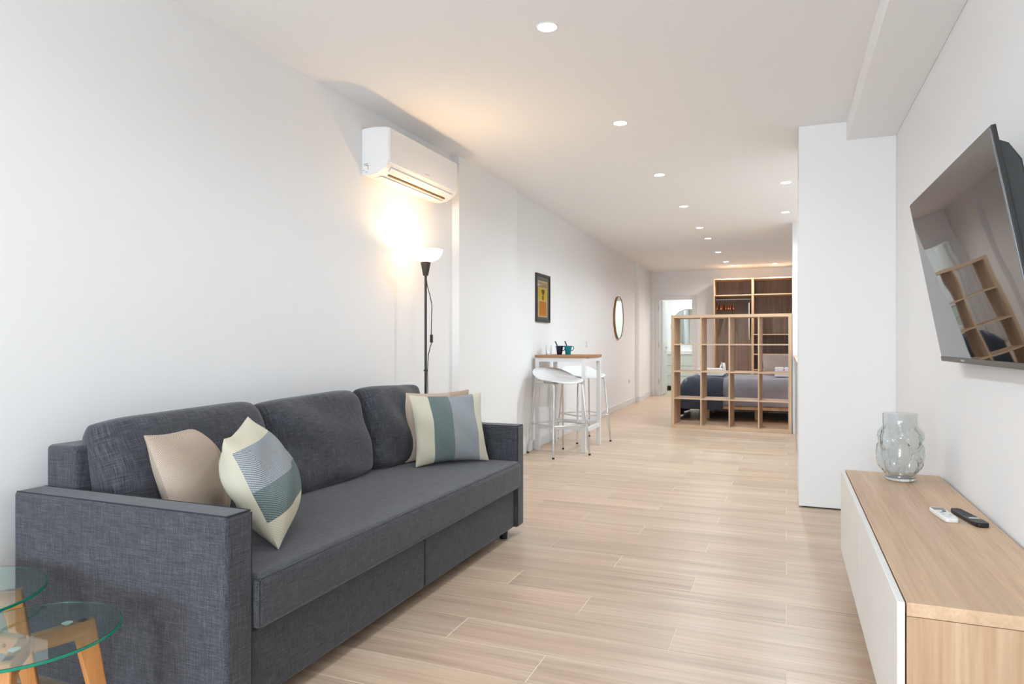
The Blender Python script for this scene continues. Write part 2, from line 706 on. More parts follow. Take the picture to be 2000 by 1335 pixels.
plank_cache = {}
near_mb, far_mb = MB(), MB()
for k in range(-35, 59):
    y0 = 2.515 + ROW * k
    y1 = y0 + ROW
    if y1 < -4.65 or y0 > 14.4:
        continue
    y1 = min(y1, 14.42)
    off = -0.4 * ((k + 1) % 3)
    xs = [off - PITCH * 3 + PITCH * i for i in range(6)]
    for xa, xb in zip(xs, xs[1:]):
        a, b = max(xa, -2.72), min(xb, 0.72)
        if b - a < 0.02:
            continue
        a += GAP / 2
        b -= GAP / 2
        ya, yb = y0 + GAP / 2, y1 - GAP / 2
        if y0 < 0.85:
            plank_mesh(near_mb, a, b, ya, yb)
        elif y0 > 8.2:
            plank_mesh(far_mb, a, b, ya, yb)
        else:
            L = round(b - a, 3)
            if L not in plank_cache:
                mb = MB()
                plank_mesh(mb, -L / 2, L / 2, -ROW / 2 + GAP / 2, ROW / 2 - GAP / 2)
                o = mb.build('plank', M['plank'], floor, smooth=0)
                plank_cache[L] = o
            else:
                o = plank_cache[L].copy()
                COL.objects.link(o)
            o.location = ((a + b) / 2, (ya + yb) / 2, rnd.uniform(-0.0003, 0.0))
for mb in (near_mb, far_mb):
    # give every far plank its own tone by splitting texture space per plank through real height jitter only
    o = mb.build('distant_planks', M['plank'], floor, smooth=0)
    o['kind'] = 'stuff'

# ------------------------------------------------------------------ setting: walls and ceiling
for nm, poly in (('wall_left', [(XL, -4.6), (XL, 4.806), (-2.9, 4.806), (-2.9, -4.6)]),
                 ('wall_left_column', [(-2.379, 4.806), (-2.384, 6.058), (-2.9, 6.058), (-2.9, 4.806)]),
                 ('wall_left_long', [(-2.434, 6.058), (-2.62, 12.66), (-2.9, 12.66), (-2.9, 6.058)]),
                 ('wall_left_second_column', [(-2.545, 12.66), (-2.55, 13.23), (-2.9, 13.23), (-2.9, 12.66)]),
                 ('wall_left_end', [(-2.612, 13.23), (-2.63, 14.4), (-2.9, 14.4), (-2.9, 13.23)]),
                 ('wall_right', [(XR, -4.6), (0.9, -4.6), (0.9, 14.4), (XR, 14.4)]),
                 ('wall_right_return', [(0.068, 9.04), (XR, 9.04), (XR, 9.16), (0.068, 9.16)])):
    structure(MB().prism(poly, 0, ZC).build(nm, M['wall'], smooth=0))
# full-height partition box on the right, standing on a thin shadow gap
structure(MB().box(0.0785, XR, 5.03, 5.66, 0.009, ZC).build('wall_partition', M['partition'], smooth=0, bevel=0.002, seg=1))
structure(MB().box(0.10, XR, 5.045, 5.64, 0, 0.009).build('trim_1', M['gap_dark'], smooth=0))
structure(MB().box(-2.9, 0.9, -4.8, 14.5, ZC, ZC + 0.12).build('ceiling', M['ceiling'], smooth=0))
structure(MB().box(0.37, XR, -4.6, 5.03, ZS, ZC).build('ceiling_beam', M['ceiling'], smooth=0, bevel=0.003, seg=1))
# wall behind the camera with the assumed big window
mb = MB().box(-2.9, -2.2, -4.76, -4.6, 0, ZC).box(0.42, 0.9, -4.76, -4.6, 0, ZC).box(-2.2, 0.42, -4.76, -4.6, 2.48, ZC)
structure(mb.build('wall_front', M['wall'], smooth=0))
win = structure(MB().box(-2.2, -2.12, -4.7, -4.64, 0, 2.48).box(0.34, 0.42, -4.7, -4.64, 0, 2.48)
                .box(-2.12, 0.34, -4.7, -4.64, 0, 0.08).box(-2.12, 0.34, -4.7, -4.64, 2.40, 2.48)
                .box(-0.93, -0.85, -4.7, -4.64, 0.08, 2.40).build('window_assumed', M['trim_white'], smooth=0))
for x0, x1 in ((-2.12, -0.93), (-0.85, 0.34)):
    MB().box(x0, x1, -4.675, -4.665, 0.08, 2.40).build('pane', M['clear_glass'], win, smooth=0)
# back wall with the bathroom doorway
DX0, DX1, DZ = -2.465, -1.80, 2.0
mb = MB().box(-2.9, DX0, 14.4, 14.5, 0, ZC).box(DX1, 0.9, 14.4, 14.5, 0, ZC).box(DX0, DX1, 14.4, 14.5, DZ, ZC)
structure(mb.build('wall_back', M['wall'], smooth=0))
mb = MB().box(DX0 - 0.085, DX0, 14.385, 14.4, 0, DZ + 0.08).box(DX1, DX1 + 0.085, 14.385, 14.4, 0, DZ + 0.08).box(DX0, DX1, 14.385, 14.4, DZ, DZ + 0.08)
structure(mb.build('trim_2', M['trim_white'], smooth=0, bevel=0.004, seg=1))
leaf = structure(MB().box(DX0 + 0.005, DX0 + 0.045, 14.505, 15.12, 0.01, DZ - 0.01).build('door_1', M['trim_white'], smooth=0, bevel=0.003, seg=1))
MB().tube([(DX0 + 0.045, 14.95, 1.0), (DX0 + 0.09, 14.95, 1.0), (DX0 + 0.095, 14.85, 1.0)], 0.009).build('door_handle', M['steel'], leaf)
MB().lathe([(0, 0.0), (0.026, 0.0), (0.026, 0.008), (0, 0.008)], 20).xform(Matrix.Translation((DX0 + 0.045, 14.95, 1.0)) @ Matrix.Rotation(PI / 2, 4, 'Y')).build('handle_rose', M['steel'], leaf)
MB().lathe([(0, 0.0), (0.022, 0.0), (0.022, 0.007), (0, 0.007)], 20).xform(Matrix.Translation((DX0 + 0.045, 14.95, 0.91)) @ Matrix.Rotation(PI / 2, 4, 'Y')).build('lock_rose', M['steel'], leaf)
for z in (0.25, 1.0, 1.78):
    MB().lathe([(0, 0), (0.009, 0), (0.009, 0.1), (0, 0.1)], 12, (DX0 - 0.004, 14.376, z)).build('hinge', M['steel'], leaf)


def strip(poly, th, h, name):
    """skirting that follows the wall line; th points to the room (+x side)"""
    mb = MB()
    for (p, q) in zip(poly, poly[1:]):
        p, q = Vector(p), Vector(q)
        d = (q - p).normalized()
        nrm = Vector((d.y, -d.x))
        e = 0.0
        a, b = p + nrm * th - d * e, q + nrm * th + d * e
        mb.prism([(p.x, p.y), (a.x, a.y), (b.x, b.y), (q.x, q.y)], 0, h)
    return structure(mb.build(name, M['trim_white'], smooth=0, bevel=0.003, seg=1))


strip([(-2.379, 4.806), (-2.384, 6.058)], 0.012, 0.1, 'baseboard_left')
strip([(-2.434, 6.06), (-2.62, 12.655)], 0.012, 0.1, 'baseboard_left_long')
strip([(-2.607, 12.66), (-2.533, 12.66)], 0.012, 0.1, 'baseboard_pillar_front')
strip([(-2.545, 12.66), (-2.55, 13.23)], 0.012, 0.1, 'baseboard_pillar_side')
strip([(-2.612, 13.24), (-2.63, 14.38)], 0.012, 0.1, 'baseboard_left_far')
strip([(-1.715, 14.4), (-1.33, 14.4)], 0.012, 0.1, 'baseboard_back')
strip([(0.068, 9.04), (0.30, 9.04)], 0.012, 0.1, 'baseboard_right')

# bathroom shell
structure(MB().box(-3.3, -0.6, 14.5, 16.7, -0.08, 0.0).build('floor_bathroom', simple('bath_floor', rgb(206, 190, 168), 0.4), smooth=0))
mb = MB().box(-3.3, -0.6, 16.6, 16.7, 0, 2.5).box(-3.4, -3.3, 14.5, 16.7, 0, 2.5).box(-0.6, -0.5, 14.5, 16.7, 0, 2.5)
structure(mb.build('wall_bathroom', M['tile_white'], smooth=0))
structure(MB().box(-3.4, -0.5, 14.5, 16.7, 2.5, 2.6).build('ceiling_bathroom', M['ceiling'], smooth=0))
area_light('assumed_bathroom_light', (-1.9, 15.6, 2.45), (0, 0, 0), 1.2, 0.8, 14, (0.97, 1.0, 0.98))  # assumed ceiling lamp, unseen beyond the doorway

# ------------------------------------------------------------------ ceiling downlights
DL = [(-1.03, 1.5, 'behind'), (-1.03, 3.0, ''), (-1.03, 4.5, ''), (-1.03, 6.02, ''), (-1.03, 7.52, ''), (-1.03, 9.0, ''), (-1.03, 9.98, ''),
      (-1.03, 11.55, ''), (-1.025, 13.0, ''), (-0.95, 13.67, ''), (-0.20, 13.65, ''), (-0.005, 6.74, ''), (-0.01, 8.28, '')]
names = [
    'large round ceiling downlight nearest the camera',
    'second ceiling downlight of the long row, beside the warm lamp glow',
    'third ceiling downlight of the long row, counted from the camera',
    'fourth ceiling downlight of the long row, counted from the camera',
    'fifth ceiling downlight of the long row, counted from the camera',
    'sixth ceiling downlight of the long row, close behind the fifth',
    'seventh ceiling downlight of the long row, counted from the camera',
    'eighth ceiling downlight of the long row, just before the back wall pair',
    'ceiling downlight at the end of the long row, nearest the back wall',
    'lone ceiling downlight above the right half of the open wardrobe',
    'nearer of the two kitchen downlights beside the white partition',
    'farther of the two kitchen downlights beside the white partition']
dl0 = None


def downlight(loc, label, power, color):
    global dl0
    if dl0 is None:
        t = thing('downlight', label, 'ceiling light', loc, 0, 'recessed ceiling downlights')
        MB().lathe([(0.040, 0.0), (0.046, -0.004), (0.050, -0.002), (0.051, 0.0)], 32).build('ring', M['trim_white'], t)
        MB().lathe([(0, -0.0015), (0.041, -0.0015), (0.041, 0.0), (0, 0.0)], 32).build('lens', M['lens'], t)
        dl0 = t
    else:
        t = dup(dl0, loc, 0, label)
    d = bpy.data.lights.new('downlight_beam', 'SPOT')
    d.energy = power
    d.color = color
    d.spot_size = math.radians(163)
    d.spot_blend = 0.7
    d.shadow_soft_size = 0.035
    o = bpy.data.objects.new('downlight_beam', d)
    COL.objects.link(o)
    o.location = (loc[0], loc[1], loc[2] - 0.02)
    return t


for y in (1.5, 0.0, -1.5, -3.0):
    # assumed rest of the row behind the photographer: only its light reaches the picture
    d = bpy.data.lights.new('downlight_beam', 'SPOT')
    d.energy = DOWN_POWER * 0.5
    d.color = (0.84, 0.925, 1.0)
    d.spot_size = math.radians(163)
    d.spot_blend = 0.7
    d.shadow_soft_size = 0.035
    o = bpy.data.objects.new('downlight_beam', d)
    COL.objects.link(o)
    o.location = (-1.03, y, ZC - 0.02)
for (x, y, tg), lb in zip(DL[1:], names):
    if x > -0.1:
        pc = (2.3 if y < 7 else 1.3, (0.76, 0.90, 1.0))
    elif y > 9.2:
        pc = (1.25, (0.95, 0.92, 0.90))
    elif y > 5.5:
        pc = (1.05, (0.80, 0.91, 1.0))
    else:
        pc = (0.8, (0.84, 0.925, 1.0))
    downlight((x, y, ZC), lb, DOWN_POWER * pc[0], pc[1])

# ------------------------------------------------------------------ sofa
SY0, SY1 = 1.456, 3.763
sofa = thing('sofa', 'long dark grey fabric sofa bed against the left wall', 'sofa', (-1.9, 2.61, 0))


def S(mb):
    return mb.xform(Matrix.Translation((1.9, -2.61, 0)))


XF, XB = -1.45, -2.335


def seam(pts, name='seam', par=None, r=0.0022):
    return S(MB().tube(pts, r, 6)).build(name, M['seam'], par)


arms = []
for ya, yb, s in ((SY0, 1.558, 1), (3.662, SY1, -1)):
    a = S(MB().box(XB, XF + 0.012, ya, yb, 0.05, 0.635)).build('armrest', M['sofa'], sofa, bevel=0.012, seg=3)
    arms.append(a)
    yo = ya if s == 1 else yb
    yi = yb if s == 1 else ya
    z = 0.6335
    x = XF + 0.008
    seam([(XB + 0.01, ya + 0.006, z), (x, ya + 0.006, z)], par=a)
    seam([(XB + 0.01, yb - 0.006, z), (x, yb - 0.006, z)], par=a)
    seam([(x, ya + 0.006, z), (x, yb - 0.006, z)], par=a)
    seam([(XF + 0.0105, yi - s * 0.004, 0.06), (XF + 0.0105, yi - s * 0.004, 0.628)], par=a)
bf = S(MB().box(-2.335, -2.19, 1.56, 3.66, 0.05, 0.772)).build('back_frame', M['sofa'], sofa, bevel=0.016, seg=3)
seat = S(MB().box(-2.19, XF + 0.036, 1.561, 3.659, 0.279, 0.438)).build('seat_cushion', M['sofa'], sofa, bevel=0.026, seg=4)
seam([(XF + 0.0285, 1.575, 0.4285), (XF + 0.0285, 3.645, 0.4285)], 'piping', seat, 0.0016)
seam([(XF + 0.026, 1.5685, 0.4285), (-1.75, 1.5685, 0.4285)], 'piping', seat, 0.0016)
seam([(XF + 0.0285, 1.5685, 0.425), (XF + 0.0285, 1.5685, 0.29)], 'piping', seat, 0.0016)
for ya, yb in ((1.562, 2.608), (2.614, 3.658)):
    S(MB().box(-2.15, XF - 0.008, ya, yb, 0.052, 0.274)).build('front_panel', M['sofa'], sofa, bevel=0.01, seg=3)
for x in (-1.50, -2.3):
    for y in (1.62, 3.60):
        S(MB().lathe([(0, 0), (0.022, 0), (0.026, 0.052), (0, 0.052)], 16, (x, y, 0))).build('foot', M['black_plastic'], sofa)

# three loose back cushions
for k, (ya, yb, zt, lean, sd) in enumerate(((1.60, 2.375, 0.862, 0.19, 3), (2.362, 3.10, 0.864, 0.17, 8), (3.09, 3.70, 0.876, 0.15, 12))):
    w = yb - ya
    cy = (ya + yb) / 2
    h = 0.47
    bm = pillow_bm(w + 0.02, h, 0.235, 34, 0.02, 0.40, sd, 0.004, 5.0, 0.02, 0.15, True, 0.07)
    H = Vector((-lean * 1.9, 0.0, 1.0))
    Wd = Vector((0, 1, 0.02 if k != 2 else -0.03))
    z0 = 0.44
    org = ((-2.135, -2.135, -2.105)[k], cy, z0 + (zt - z0) / 2 - 0.012)
    o = pillow('back_cushion', M['sofa_cushion'], bm)
    o.matrix_world = frame_matrix(org, Wd, H)
    tag(o, ['dark grey sofa back cushion at the armrest nearest the camera, with a dented corner',
            'dark grey sofa back cushion in the middle of the three',
            'dark grey sofa back cushion at the far end, under the floor lamp'][k], 'cushion', 'sofa back cushions')

# four throw pillows
def throw_pillow(mat, origin, W, H, label, w=0.44, h=0.42, t=0.15, seed=1, grp=None):
    o = pillow('throw_pillow', mat, pillow_bm(w, h, t, 26, 0.095, 0.55, seed, 0.004, 2.2, 0.0, 0.35))
    W = Vector(W).normalized() * w
    H = Vector(H)
    H = (H - W.normalized() * H.dot(W.normalized())).normalized() * h
    c = Vector(origin) + W / 2 + H / 2
    o.matrix_world = frame_matrix(c, W, H)
    return tag(o, label, 'pillow', grp)


throw_pillow(M['beige'], (-1.875, 1.70, 0.436), (-0.34, 0.94, 0.0), (-0.31, -0.12, 0.94),
             'beige woven pillow behind the striped one, by the near armrest', 0.43, 0.40, 0.15, 21, 'beige pillows')
# striped pillow at the near end: its colour bands run level, so its u axis points down
o = pillow('throw_pillow', M['striped'], pillow_bm(0.42, 0.45, 0.22, 26, 0.10, 0.55, 5, 0.004, 2.2, 0.0, 0.35))
Wv = Vector((-0.55, 0.83, 0.06)).normalized()
nh = Vector((0.83, 0.55, 0))
Hv = (Vector((0, 0, 1)) * 0.86 - nh * 0.38)
Hv = (Hv - Wv * Hv.dot(Wv)).normalized()
c = Vector((-1.54, 1.79, 0.434)) + Wv * 0.215 + Hv * 0.21
# local x = up (bands from the bottom), local y = -W so that the face looks into the room
o.matrix_world = frame_matrix(c, Hv, -Wv)
tag(o, 'striped cream, blue-grey and green pillow propped at the near armrest', 'pillow', 'striped pillows')
throw_pillow(M['beige'], (-1.985, 3.315, 0.436), (0.635, 0.773, 0.0), (-0.22, 0.16, 0.96),
             'beige pillow mostly hidden behind the striped one at the far armrest', 0.46, 0.42, 0.13, 31, 'beige pillows')
throw_pillow(M['striped'], (-1.865, 3.225, 0.436), (0.635, 0.773, 0.0), (-0.22, 0.16, 0.96),
             'upright striped pillow standing on the sofa seat at the far armrest', 0.46, 0.412, 0.13, 41, 'striped pillows')

# ------------------------------------------------------------------ floor lamp
LX, LY = -2.25, 4.04
lamp = thing('floor_lamp', 'black uplighter floor lamp with a glowing white bowl, behind the sofa', 'lamp', (LX, LY, 0))
MB().lathe([(0, 0), (0.13, 0), (0.13, 0.012), (0.12, 0.018), (0.02, 0.024), (0, 0.024)], 40).build('base', M['black_metal'], lamp)
MB().lathe([(0, 0.02), (0.0085, 0.02), (0.0085, 1.58), (0, 1.58)], 14).build('pole', M['black_metal'], lamp)
MB().lathe([(0, 1.565), (0.017, 1.565), (0.035, 1.655), (0.033, 1.657), (0, 1.60)], 28).build('socket_cone', M['black_metal'], lamp)
MB().lathe([(0.028, 1.656), (0.06, 1.664), (0.09, 1.684), (0.108, 1.712), (0.116, 1.738), (0.113, 1.738), (0.105, 1.713), (0.088, 1.687), (0.06, 1.668), (0.028, 1.660)],
           40).build('lamp_shade', M['shade'], lamp)
MB().tube([(0.006, -0.003, 1.55), (0.012, 0.0, 1.50), (0.03, 0.006, 1.43), (0.042, 0.01, 1.37), (0.04, 0.008, 1.25), (0.038, 0.008, 1.165),
           (0.040, 0.008, 1.11), (0.032, 0.006, 1.09), (0.018, 0.004, 1.03), (0.014, 0, 0.93), (0.016, 0, 0.8), (0.02, 0.0, 0.4), (0.02, 0, 0.03)], 0.003, 8).build('cord', M['black_plastic'], lamp)
MB().box(0.031, 0.049, 0.0, 0.016, 1.115, 1.17).build('cord_switch', M['black_plastic'], lamp, bevel=0.004)
MB().lathe([(0.0085, 0.922), (0.014, 0.924), (0.014, 0.934), (0.0085, 0.936)], 14).build('pole_collar', M['black_metal'], lamp)
bl = bpy.data.lights.new('lamp_bulb', 'POINT')
bl.energy = LAMP_POWER
bl.color = (1.0, 0.66, 0.36)
bl.shadow_soft_size = 0.028
bo = bpy.data.objects.new('lamp_bulb', bl)
COL.objects.link(bo)
bo.location = (LX, LY, 1.705)

# ------------------------------------------------------------------ air conditioner
ac = thing('air_conditioner', 'white wall-mounted air conditioner above the floor lamp', 'air conditioner', (XL, 3.575, 2.153))
prof = [(0.0, 0.0), (0.06, -0.004), (0.11, 0.004), (0.16, 0.030), (0.185, 0.055), (0.192, 0.085), (0.192, 0.262), (0.186, 0.276), (0.17, 0.281), (0.09, 0.290), (0.0, 0.285)]
MB().extrude_y(prof, 0.0, 0.93).build('body', M['ac_white'], ac, bevel=0.004)
fp = [(0.194, 0.062), (0.198, 0.07), (0.198, 0.27), (0.192, 0.277), (0.188, 0.277), (0.188, 0.062)]
MB().extrude_y(fp, 0.008, 0.922).build('front_panel', M['ac_white'], ac, bevel=0.002)
MB().beam((0.128, 0.10, 0.0105), (0.128, 0.85, 0.0105), 0.010, 0.012, (-0.4, 0, 0.9)).build('air_slot', M['slot_dark'], ac)
MB().beam((0.165, 0.06, 0.028), (0.165, 0.88, 0.028), 0.034, 0.006, (-0.7, 0, 0.7)).build('louver', M['ac_white'], ac, bevel=0.001)
MB().beam((0.075, 0.07, -0.004), (0.075, 0.87, -0.004), 0.06, 0.005, (0, 0, 1)).build('lower_flap', M['ac_white'], ac, bevel=0.001)
mk = MB().box(0.014, 0.046, -0.0012, 0.0, 0.064, 0.067).box(0.014, 0.034, -0.0012, 0.0, 0.056, 0.058).box(0.033, 0.04, -0.0012, 0.0, 0.053, 0.059)
mk.box(0.044, 0.047, -0.0012, 0, 0.03, 0.058).box(0.026, 0.042, -0.0012, 0, 0.014, 0.017).box(0.006, 0.02, -0.0012, 0, 0.026, 0.028)
mk.build('printed_label', M['grey_print'], ac, smooth=0)
MB().box(0.198, 0.1985, 0.44, 0.50, 0.088, 0.093).build('front_mark', simple('pale_grey_print', rgb(205, 200, 198), 0.6), ac, smooth=0)

# ------------------------------------------------------------------ glass side tables
def side_table(name_label, cx, cy, z, R, angs, arm_len, rot=0.0):
    t = thing('side_table', name_label, 'table', (cx, cy, 0), 0, 'round glass side tables')
    th = 0.0085
    MB().lathe([(0, z - th), (R - 0.001, z - th), (R, z - th + 0.0012), (R, z - 0.0012), (R - 0.001, z), (0, z)], 96).build('glass_top', M['green_glass'], t, smooth=50)
    MB().lathe([(R - 0.0004, z - th + 0.0008), (R + 0.0012, z - th + 0.0014), (R + 0.0012, z - 0.0014), (R - 0.0004, z - 0.0008)], 96, closed=True).build('polished_edge', M['glass_edge'], t, smooth=50)
    zt = z - th - 0.006
    hub = []
    for i, a in enumerate(angs):
        a = math.radians(a)
        d = Vector((math.cos(a), math.sin(a), 0))
        hh = 0.042
        p0 = d * 0.012
        p1 = d * arm_len
        arm = MB().beam((0.012, 0, 0), (arm_len, 0, 0), 0.026, hh).build('cross_arm', M['arm_wood'], t, bevel=0.003)
        arm.location = (0, 0, zt - hh / 2)
        arm.rotation_euler = (0, 0, a)
        # splayed leg, mitred on to the arm end
        side = Vector((-d.y, d.x, 0)) * 0.013
        top_o = d * (arm_len + 0.012) + Vector((0, 0, zt))
        top_i = d * (arm_len - 0.032) + Vector((0, 0, zt - hh))
        top_m = d * (arm_len - 0.03) + Vector((0, 0, zt))
        bot_o = d * (arm_len + 0.072)
        bot_i = d * (arm_len + 0.044)
        mb = MB()
        ring = [top_m, top_o, bot_o, bot_i, top_i]
        A = [mb.bm.verts.new(v + side) for v in ring]
        B = [mb.bm.verts.new(v - side) for v in ring]
        mb.bm.faces.new(A)
        mb.bm.faces.new(B[::-1])
        for k in range(5):
            mb.bm.faces.new((A[k], B[k], B[(k + 1) % 5], A[(k + 1) % 5]))
        mb.build('leg', M['leg_wood'], t, bevel=0.004)
        c = d * (arm_len * 0.64)
        MB().lathe([(0, zt), (0.006, zt), (0.006, z - th - 0.003), (0.013, z - th - 0.0005), (0.0, z - th - 0.0005)], 20, (c.x, c.y, 0)).build('suction_pad', M['ceramic'], t)
        bb = d * 0.05 + side * 1.05
        MB().lathe([(0, 0), (0.0055, 0), (0.0045, 0.003), (0, 0.003)], 12).xform(Matrix.Translation((bb.x, bb.y, zt - hh / 2)) @ Matrix.Rotation(a + PI / 2, 4, 'Z') @ Matrix.Rotation(PI / 2, 4, 'Y')).build('bolt', M['bronze'], t)
    return t


side_table('smaller lower round glass side table with wooden legs, in front', -1.735, 1.112, 0.405, 0.205, (72, 192, 312), 0.138)
side_table('larger higher round glass side table at the left edge by the wall', -2.13, 1.118, 0.435, 0.258, (48, 168, 288), 0.19)

# ------------------------------------------------------------------ sideboard, TV
BX0, BX1, BY0, BY1, BZ0, BZ1 = 0.262, 0.648, 1.83, 3.62, 0.13, 0.51
sb = thing('media_sideboard', 'low oak and white sideboard along the right wall under the television', 'sideboard', (BX0, BY0, 0))


def B_(mb):
    return mb.xform(Matrix.Translation((-BX0, -BY0, 0)))


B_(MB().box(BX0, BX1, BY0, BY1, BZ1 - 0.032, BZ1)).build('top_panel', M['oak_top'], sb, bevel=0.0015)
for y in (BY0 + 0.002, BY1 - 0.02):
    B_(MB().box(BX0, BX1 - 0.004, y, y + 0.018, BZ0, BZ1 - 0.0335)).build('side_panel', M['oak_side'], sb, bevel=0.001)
B_(MB().box(BX0, BX1 - 0.004, BY0 + 0.02, BY1 - 0.02, BZ0, BZ0 + 0.018)).build('bottom_panel', M['oak_top'], sb)
B_(MB().box(BX1 - 0.012, BX1 - 0.004, BY0 + 0.02, BY1 - 0.02, BZ0 + 0.018, BZ1 - 0.033)).build('back_panel', M['oak_top'], sb)
B_(MB().box(BX0 + 0.002, BX1 - 0.012, 2.716, 2.734, BZ0 + 0.018, BZ1 - 0.033)).build('divider', M['oak_side'], sb)
for y0, y1 in ((BY0 + 0.001, 2.7235), (2.7265, BY1 - 0.001)):
    B_(MB().box(BX0 - 0.020, BX0 - 0.0035, y0, y1, BZ0, BZ1 - 0.001)).build('door', M['door_white'], sb, bevel=0.0015)
for y in (2.1, 3.35):
    B_(MB().box(0.62, 0.654, y, y + 0.05, 0.2, 0.42)).build('wall_bracket', M['steel'], sb)

vase = thing('glass_vase', 'smoky bubbled glass vase on the far end of the sideboard', 'vase', (0.468, 3.452, 0.51))
N = 96
mbv = MB()
profv = [(0.0, 0.056), (0.008, 0.060), (0.02, 0.062), (0.04, 0.068), (0.055, 0.077), (0.07, 0.083), (0.09, 0.086), (0.11, 0.087), (0.13, 0.085), (0.15, 0.087), (0.17, 0.089), (0.19, 0.088),
         (0.21, 0.083), (0.23, 0.073), (0.245, 0.070), (0.265, 0.069), (0.285, 0.069), (0.294, 0.069)]


def pint(z):
    for (z0, r0), (z1, r1) in zip(profv, profv[1:]):
        if z <= z1:
            k = (z - z0) / (z1 - z0)
            k = k * k * (3 - 2 * k)
            return r0 + (r1 - r0) * k
    return profv[-1][1]


bub = []
rb = random.Random(4)
for row, (z, nb, off) in enumerate(((0.068, 5, 0.3), (0.118, 4, 0.9), (0.168, 4, 0.35), (0.212, 5, 0.7))):
    for i in range(nb):
        bub.append((z + rb.uniform(-0.008, 0.008), 2 * PI * (i + off) / nb + rb.uniform(-0.12, 0.12), rb.uniform(0.036, 0.052)))


def rad(z, a):
    r = pint(z)
    e = 0
    for zb, ab, sb_ in bub:
        da = math.atan2(math.sin(a - ab), math.cos(a - ab)) * r
        d2 = (da * da + (z - zb) ** 2) / (sb_ * sb_)
        if d2 < 1:
            e = max(e, math.sqrt(1 - d2))
    env = max(0.0, min(1.0, (0.25 - z) / 0.03)) * max(0, min(1.0, (z - 0.015) / 0.03))
    return r - 0.009 * env + 0.020 * e * env


zs = [0.294 * i / 70 for i in range(71)]
outer = [[mbv.bm.verts.new((rad(z, 2 * PI * i / N) * math.cos(2 * PI * i / N), rad(z, 2 * PI * i / N) * math.sin(2 * PI * i / N), z)) for i in range(N)] for z in zs]
zin = [0.012 + (0.294 - 0.012) * i / 66 for i in range(67)]
inner = [[mbv.bm.verts.new(((rad(z, 2 * PI * i / N) - 0.0035) * math.cos(2 * PI * i / N), (rad(z, 2 * PI * i / N) - 0.0035) * math.sin(2 * PI * i / N), z)) for i in range(N)] for z in zin]
for R in (outer, inner):
    for A, Bq in zip(R, R[1:]):
        for i in range(N):
            mbv.bm.faces.new((A[i], A[(i + 1) % N], Bq[(i + 1) % N], Bq[i]))
for i in range(N):
    mbv.bm.faces.new((outer[-1][i], outer[-1][(i + 1) % N], inner[-1][(i + 1) % N], inner[-1][i]))
mbv.bm.faces.new(outer[0][::-1])
mbv.bm.faces.new(inner[0])
mbv.build('vase_body', M['vase_glass'], vase, smooth=70)

# remotes
def remote(name, label, loc, rz, L, W, T, mat, kind):
    t = thing(name, label, 'remote', loc, rz)
    pts = []
    for i in range(40):
        a = 2 * PI * i / 40
        ex = 5.0
        cx = abs(math.cos(a)) ** (2 / ex) * math.copysign(1, math.cos(a))
        cy = abs(math.sin(a)) ** (2 / ex) * math.copysign(1, math.sin(a))
        wv = W / 2 * (1 - (0.12 * (cy + 1) if kind == 'black' else 0.04 * (1 - cy)))
        pts.append((cx * wv, cy * L / 2))
    MB().prism(pts, 0, T).build('case', mat, t, bevel=0.004, seg=3)
    if kind == 'white':
        MB().box(-W * 0.36, W * 0.36, L * 0.22, L * 0.42, T - 0.001, T + 0.0008).build('display', simple('lcd_grey', rgb(122, 118, 112), 0.3), t)
        MB().lathe([(0, 0), (0.007, 0), (0.006, 0.002), (0, 0.002)], 16, (0.006, L * 0.10, T)).build('button', simple('dark_grey_button', rgb(70, 76, 84), 0.4), t)
        for x, y, cc in ((-0.008, -0.005, (170, 186, 200)), (0.012, -0.03, (176, 196, 214)), (-0.01, -0.03, (214, 214, 214)), (0.0, -0.055, (205, 216, 224))):
            MB().box(x - 0.005, x + 0.005, y - 0.004, y + 0.004, T, T + 0.0015).build('button', simple('pale_button', rgb(*cc), 0.4), t)
    else:
        for i in range(7):
            for j in range(3):
                y = L * 0.40 - i * 0.0135
                MB().box(-0.0135 + j * 0.0105, -0.0075 + j * 0.0105, y - 0.0035, y + 0.0035, T - 0.0005, T + 0.0015).build('button', simple('rubber_button', rgb(84, 80, 92), 0.6), t)
        y = -L * 0.20
        for x, cc in ((-0.012, (225, 225, 225)), (-0.002, (232, 228, 232)), (0.009, (220, 224, 230))):
            MB().box(x - 0.0047, x + 0.0047, y - 0.005, y + 0.005, T - 0.0005, T + 0.0015).build('button', simple('white_button', rgb(*cc), 0.4), t)
        for x, cc in ((-0.010, (70, 70, 74)), (0.0, (22, 110, 78)), (0.010, (150, 140, 60))):
            MB().box(x - 0.004, x + 0.004, y - 0.019, y - 0.012, T - 0.0005, T + 0.001).build('button', simple('colour_button', rgb(*cc), 0.4), t)
    return t


remote('air_conditioner_remote', 'small white remote control with grey display on the sideboard', (0.510, 2.775, 0.51), 0.12, 0.175, 0.052, 0.015, M['white_plastic'], 'white')
remote('television_remote', 'black remote control with a white button row on the sideboard', (0.580, 2.76, 0.51), 0.20, 0.215, 0.048, 0.016, M['black_plastic'], 'black')

